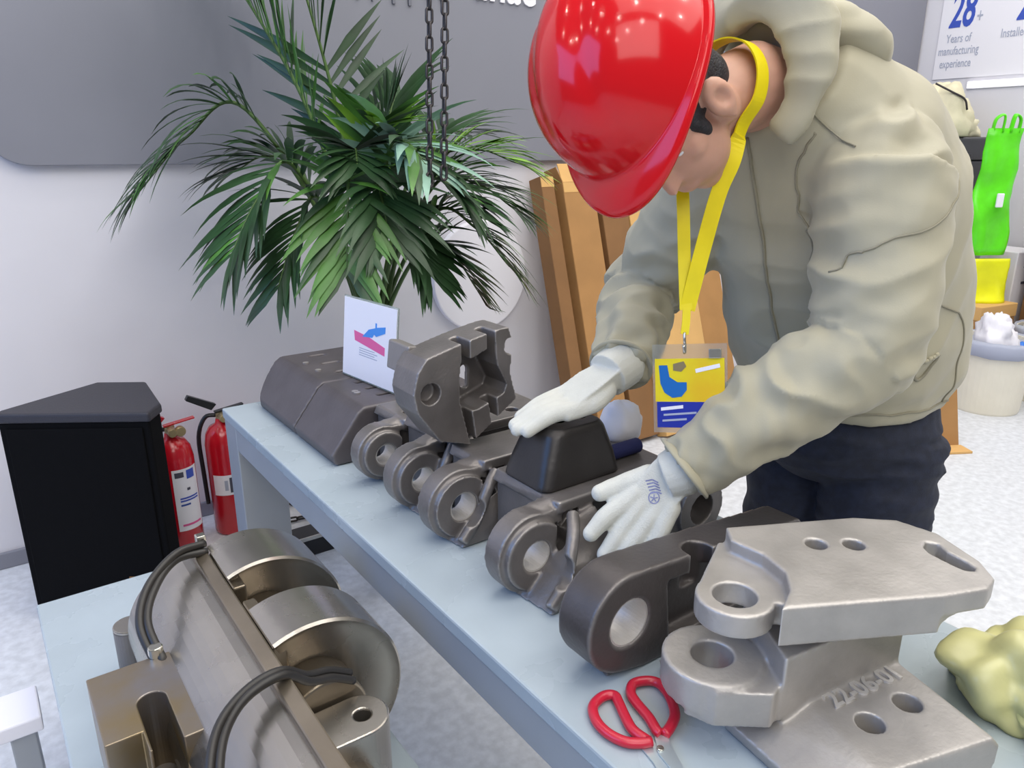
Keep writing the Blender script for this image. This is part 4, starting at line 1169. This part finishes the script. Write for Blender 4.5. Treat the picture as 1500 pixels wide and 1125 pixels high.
cord('drawcord', snap([(1.050, .690, 1.497), (1.030, .672, 1.475), (1.018, .672, 1.452)], .006, 12), .0026, 'jacket', n=20)
cord('drawcord', snap([(1.018, .672, 1.452), (1.03, .65, 1.43), (1.045, .61, 1.40)], .002, 12), .0014, 'jacket_dark', n=20)
c_, n_, _, _ = jb.find_nearest(Vector((1.051, .688, 1.497)))
link('eyelet', B().ell(c_ + n_ * .002, (.006, .006, .006), None, 12, 8).mesh(), 'chrome', jacket, world=True, smooth=True)
for w_, dd, r_ in ((LW, (LW - LE).normalized(), .049), (RW, (RW - RE).normalized(), .049)):
    a_ = dd.orthogonal().normalized(); b_ = dd.cross(a_)
    c0 = w_ - dd * (.014 if w_ is LW else .004)
    pts_ = [c0 + a_ * r_ * math.cos(t_) + b_ * r_ * math.sin(t_) for t_ in [2 * PI * k / 36 for k in range(37)]]
    link('cuff', B().tube(pts_, [(.004, .010)] * 37, 8, caps=False).mesh(), 'jacket', jacket, world=True, smooth=True)

# ---- jeans
b = B()
for h, k, a in LEGS:
    b.tube(spline([h + Vector((0, 0, .02)), h.lerp(k, .5), k, k.lerp(a, .5), a + Vector((0, 0, .0))], 22), lerp_list([.108, .100, .080, .076, .068], 22), 24)
b.ell((1.368, YC, .89), (.165, .182, .13), None, 30, 20)
jn = fuse(b, None, .006, 5)
ruffle(jn, lambda p: .006 * (1 - abs(noise.noise(Vector((p.x * 9 + p.z * 6, p.y * 9, p.z * 22)))) * 2.4))
jeans = link('jeans', jn, 'jeans', man, world=True, smooth=True)
jeans['label'] = 'dark blue denim jeans'
h, k, a = LEGS[0]
for h, k, a in LEGS:
    s = b.ell((a.x - .055, a.y, .045), (.135, .05, .045)) if False else None
    sb = B().ell((a.x - .060, a.y, .030), (.140, .050, .055), None, 24, 16); sb.ell((a.x, a.y, .07), (.06, .048, .06), None, 20, 14)
    sm = fuse(sb, B().box(-5, 5, -5, 5, -1, .012), .005, 3)
    sh_ = link('shoe', sm, 'shoe', man, world=True, smooth=True)
    link('sole', bev(B().prism([(a.x - .06 + .138 * math.cos(R(q)), a.y + .05 * math.sin(R(q))) for q in range(0, 360, 15)], 'z', 0.0, .016), .003), 'rubber', sh_, world=True)

# ---- gloves
def glove(name, cuff, palm, fingers, thumb, m, label):
    b = B()
    b.tube([cuff[0], cuff[1], cuff[2]], cuff[3], 20)
    b.hull([tuple(p) for p in palm])
    for pts, r in fingers + [thumb]:
        p = spline(pts, 14); b.caps_chain(p, lerp_list(r, 14), 12)
    me = fuse(b, None, .0024, 4)
    o = link(name, me, m, man, world=True, smooth=True); o['label'] = label; return o
V = Vector
up = V((-.35, -.62, .70)).normalized()                               # back of the left hand
I0, M0, R0, P0 = V((.766, .751, .879)), V((.773, .737, .868)), V((.785, .717, .862)), V((.797, .698, .862))
WR = V((.826, .712, .930))
palmL = []
for q, w_ in ((I0, .013), (P0, .013), (M0, .015), (R0, .015), (V((.848, .682, .921)), .018), (V((.808, .740, .938)), .020), (V((.782, .760, .898)), .013)):
    palmL += [q + up * w_, q - up * w_]
fing = [([I0 + V((.014, -.006, .014)), I0, V((.737, .764, .858)), V((.712, .772, .832))], [.0165, .0170, .0158, .0130]),
        ([M0 + V((.014, -.004, .016)), M0, V((.748, .745, .834)), V((.724, .752, .801))], [.0165, .0168, .0155, .0128]),
        ([R0 + V((.012, -.002, .016)), R0, V((.760, .725, .828)), V((.738, .731, .797))], [.0165, .0165, .0152, .0125]),
        ([P0 + V((.010, .0, .016)), P0, V((.782, .699, .834)), V((.764, .704, .808))], [.0160, .0152, .0138, .0115])]
thumbL = ([V((.802, .742, .915)), V((.784, .760, .903)), V((.762, .776, .894)), V((.742, .787, .887))], [.0200, .0195, .0165, .0140])
dL = (LW - LE).normalized()
gl = glove('glove', (LW - dL * .035, LW, V((.815, .718, .921)), [.042, .040, .036]), palmL, fing, thumbL, 'glove', 'white knitted work glove with faded violet print')
gb = BVHTree.FromPolygons(*world_mesh(gl))
tc_ = V((-.67, -.61, .42)).normalized(); px_ = V((0, 0, 1)).cross(tc_).normalized(); py_ = tc_.cross(px_)
def decal(pts2, name='print'):
    """thin print that follows the back of the glove"""
    vs = []
    for x, y in pts2:
        h_ = gb.ray_cast(V((.792, .725, .905)) + px_ * x + py_ * y + tc_ * .2, -tc_)
        if h_[0] is None: return
        vs.append(h_[0] + h_[1] * .0007)
    k = len(vs); link(name, B().add(vs, [tuple(range(k))]).mesh(fix=False), 'violet_print', gl, world=True)
def strip2(path, w_):
    for i in range(len(path) - 1):
        (x0, y0), (x1, y1) = path[i], path[i + 1]; L_ = math.hypot(x1 - x0, y1 - y0) or 1; nx, ny = -(y1 - y0) / L_ * w_, (x1 - x0) / L_ * w_
        decal([(x0 - nx, y0 - ny), (x1 - nx, y1 - ny), (x1 + nx, y1 + ny), (x0 + nx, y0 + ny)])
strip2([(.004 + .008 * math.cos(R(a_)), -.014 + .009 * math.sin(R(a_))) for a_ in range(0, 361, 30)], .0009)
for a_ in (90, 162, 234, 306, 18): strip2([(.004, -.015), (.004 + .006 * math.cos(R(a_)), -.015 + .006 * math.sin(R(a_)))], .0009)
for k_ in range(5): strip2([(-.010 + .002 * k_, .010 - .0045 * k_), (.000 + .002 * k_, .013 - .0045 * k_), (.009 + .0015 * k_, .009 - .004 * k_)], .0011)
upR = V((-.30, -.25, .92)).normalized(); sd = V((.17, .98, .10)).normalized()
K = V((.790, .930, .988)); palmR = []
for q, w_ in ((K + sd * .036, .012), (K - sd * .036, .012), (K, .015), (V((.875, .912, 1.028)) + sd * .028, .020), (V((.875, .912, 1.028)) - sd * .028, .020), (V((.835, .92, 1.012)) - sd * .036, .016), (V((.835, .92, 1.012)) + sd * .036, .016)):
    palmR += [q + upR * w_, q - upR * w_]
fR = []
tipd = V((-.088, .022, -.026)); drop = V((0, 0, -.006))
for k, (o_, L_) in enumerate(((-.030, .92), (-.010, 1.04), (.010, 1.0), (.029, .80))):
    a0 = K + sd * o_
    a1 = K + sd * o_ * .82
    fR.append(([a0 - tipd * .25, a0, a1 + tipd * .5 * L_ + V((0, 0, .003)), a1 + tipd * L_ + drop], [.0150, .0150, .0138, .0116]))
thR = ([V((.850, .893, 1.008)), V((.822, .890, .993)), V((.795, .896, .984)), V((.770, .902, .978))], [.017, .0165, .0140, .0120])
dR = (RW - RE).normalized()
glove('glove', (RW - dR * .035, RW, V((.868, .914, 1.026)), [.044, .043, .040]), palmR, fR, thR, 'glove', 'plain white knitted work glove')

# ---- lanyard and badge
def ribbon(name, pts, w_, m, parent, n=40, thick=.0012, face=None):
    p = spline(pts, n); vs = []; fs = []
    for i, q in enumerate(p):
        t = (p[min(i + 1, n)] - p[max(i - 1, 0)]).normalized()
        fc = face(q) if face else V((-.6, -.8, .1))
        s = t.cross(fc).normalized(); o = s.cross(t).normalized()
        for a_, b_ in ((-1, -1), (1, -1), (1, 1), (-1, 1)): vs.append(q + s * w_ * .5 * a_ + o * thick * b_)
    for i in range(n):
        for k in range(4): fs.append((i * 4 + k, i * 4 + (k + 1) % 4, (i + 1) * 4 + (k + 1) % 4, (i + 1) * 4 + k))
    fs += [(3, 2, 1, 0), (n * 4, n * 4 + 1, n * 4 + 2, n * 4 + 3)]
    return link(name, B().add(vs, fs).mesh(), m, parent, world=True)
lan = thing('lanyard', '', '', (0, 0, 0)) if False else None
nkc = V((.95, .778, 1.483))
loopn = [nkc + V((.012 * math.sin(R(t_)) - .004, -.071 * math.cos(R(t_)), .071 * math.sin(R(t_)))) for t_ in (165, 130, 95, 60, 25, -10, -45)]
r1 = ribbon('lanyard', [tuple(v) for v in loopn] + [(.925, .730, 1.385), (.915, .742, 1.340), (.902, .752, 1.262), (.876, .753, 1.168)], .024, 'lanyard', man, 80, face=lambda q: (q - nkc) if q.z > 1.42 else V((-.6, -.8, .1)).lerp(q - nkc, max(0, min(1, (q.z - 1.36) / .06))))
r1['label'] = 'yellow lanyard strap'
ribbon('lanyard', [tuple(loopn[0]), (.94, .852, 1.46), (.925, .835, 1.40), (.893, .792, 1.340), (.884, .772, 1.242), (.874, .753, 1.168)], .019, 'lanyard', man, 40)
ribbon('lanyard', [(.875, .753, 1.172), (.870, .748, 1.15), (.865, .745, 1.133)], .012, 'lanyard', man, 8)
clip = link('clip_hook', B().tube(spline([(.865, .745, 1.136), (.8625, .742, 1.125), (.864, .741, 1.112), (.860, .738, 1.106), (.859, .740, 1.118)], 16), .0022, 8).mesh(), 'chrome', man, world=True, smooth=True)
BC = V((.857, .721, 1.056)); bn = (V((0, 0, 1.4)) - BC).normalized(); bn = (bn + V((-.15, .1, -.1))).normalized()
bx = V((0, 0, 1)).cross(bn).normalized(); by = bn.cross(bx).normalized()
rot = Matrix.Rotation(R(7), 3, bn); bx, by = rot @ bx, rot @ by
def bslab(x0, x1, y0, y1, d0, d1): return B().hull([BC + bx * x + by * y + bn * d for x in (x0, x1) for y in (y0, y1) for d in (d0, d1)])
hold = link('badge_holder', bslab(-.056, .056, -.070, .066, -.0016, -.0010).mesh(), 'clear_film', man, world=True)
link('badge_card', bslab(-.052, .052, -.022, .044, -.0008, .0004).mesh(), 'badge_yellow', hold, world=True)
link('badge_band', bslab(-.050, .050, -.062, -.022, -.0008, .0004).mesh(), 'badge_blue', hold, world=True)
lg = [(-.046, .034), (-.033, .034), (-.030, .016), (-.018, .008), (-.004, .008), (-.004, -.004), (-.012, -.014), (-.026, -.016), (-.038, -.008), (-.044, .006)]
def bpoly(pts, m, d=.0010):
    n = len(pts); link('print', B().add([BC + bx * x + by * y + bn * .0003 for x, y in pts] + [BC + bx * x + by * y + bn * d for x, y in pts], [tuple(range(n)), tuple(range(n, 2 * n))] + [(i, (i + 1) % n, n + (i + 1) % n, n + i) for i in range(n)]).mesh(), m, hold, world=True)
bpoly(lg, 'logo_blue')
bpoly([(-.024, .036), (-.008, .040), (-.004, .032), (-.012, .024), (-.024, .026)], 'brass')
bpoly([(.010, .022), (.046, .030), (.045, .036), (.009, .028)], 'white_paper')
bpoly([(-.044, -.036), (-.010, -.032), (-.010, -.027), (-.044, -.031)], 'white_paper')
bpoly([(-.040, -.044), (.010, -.040), (.010, -.037), (-.040, -.041)], 'print_grey')
bpoly([(-.042, -.053), (-.005, -.050), (-.005, -.047), (-.042, -.050)], 'print_grey')
link('badge_clip', bev(bslab(.030, .048, .044, .058, -.002, .004), .001), 'chrome', hold, world=True)
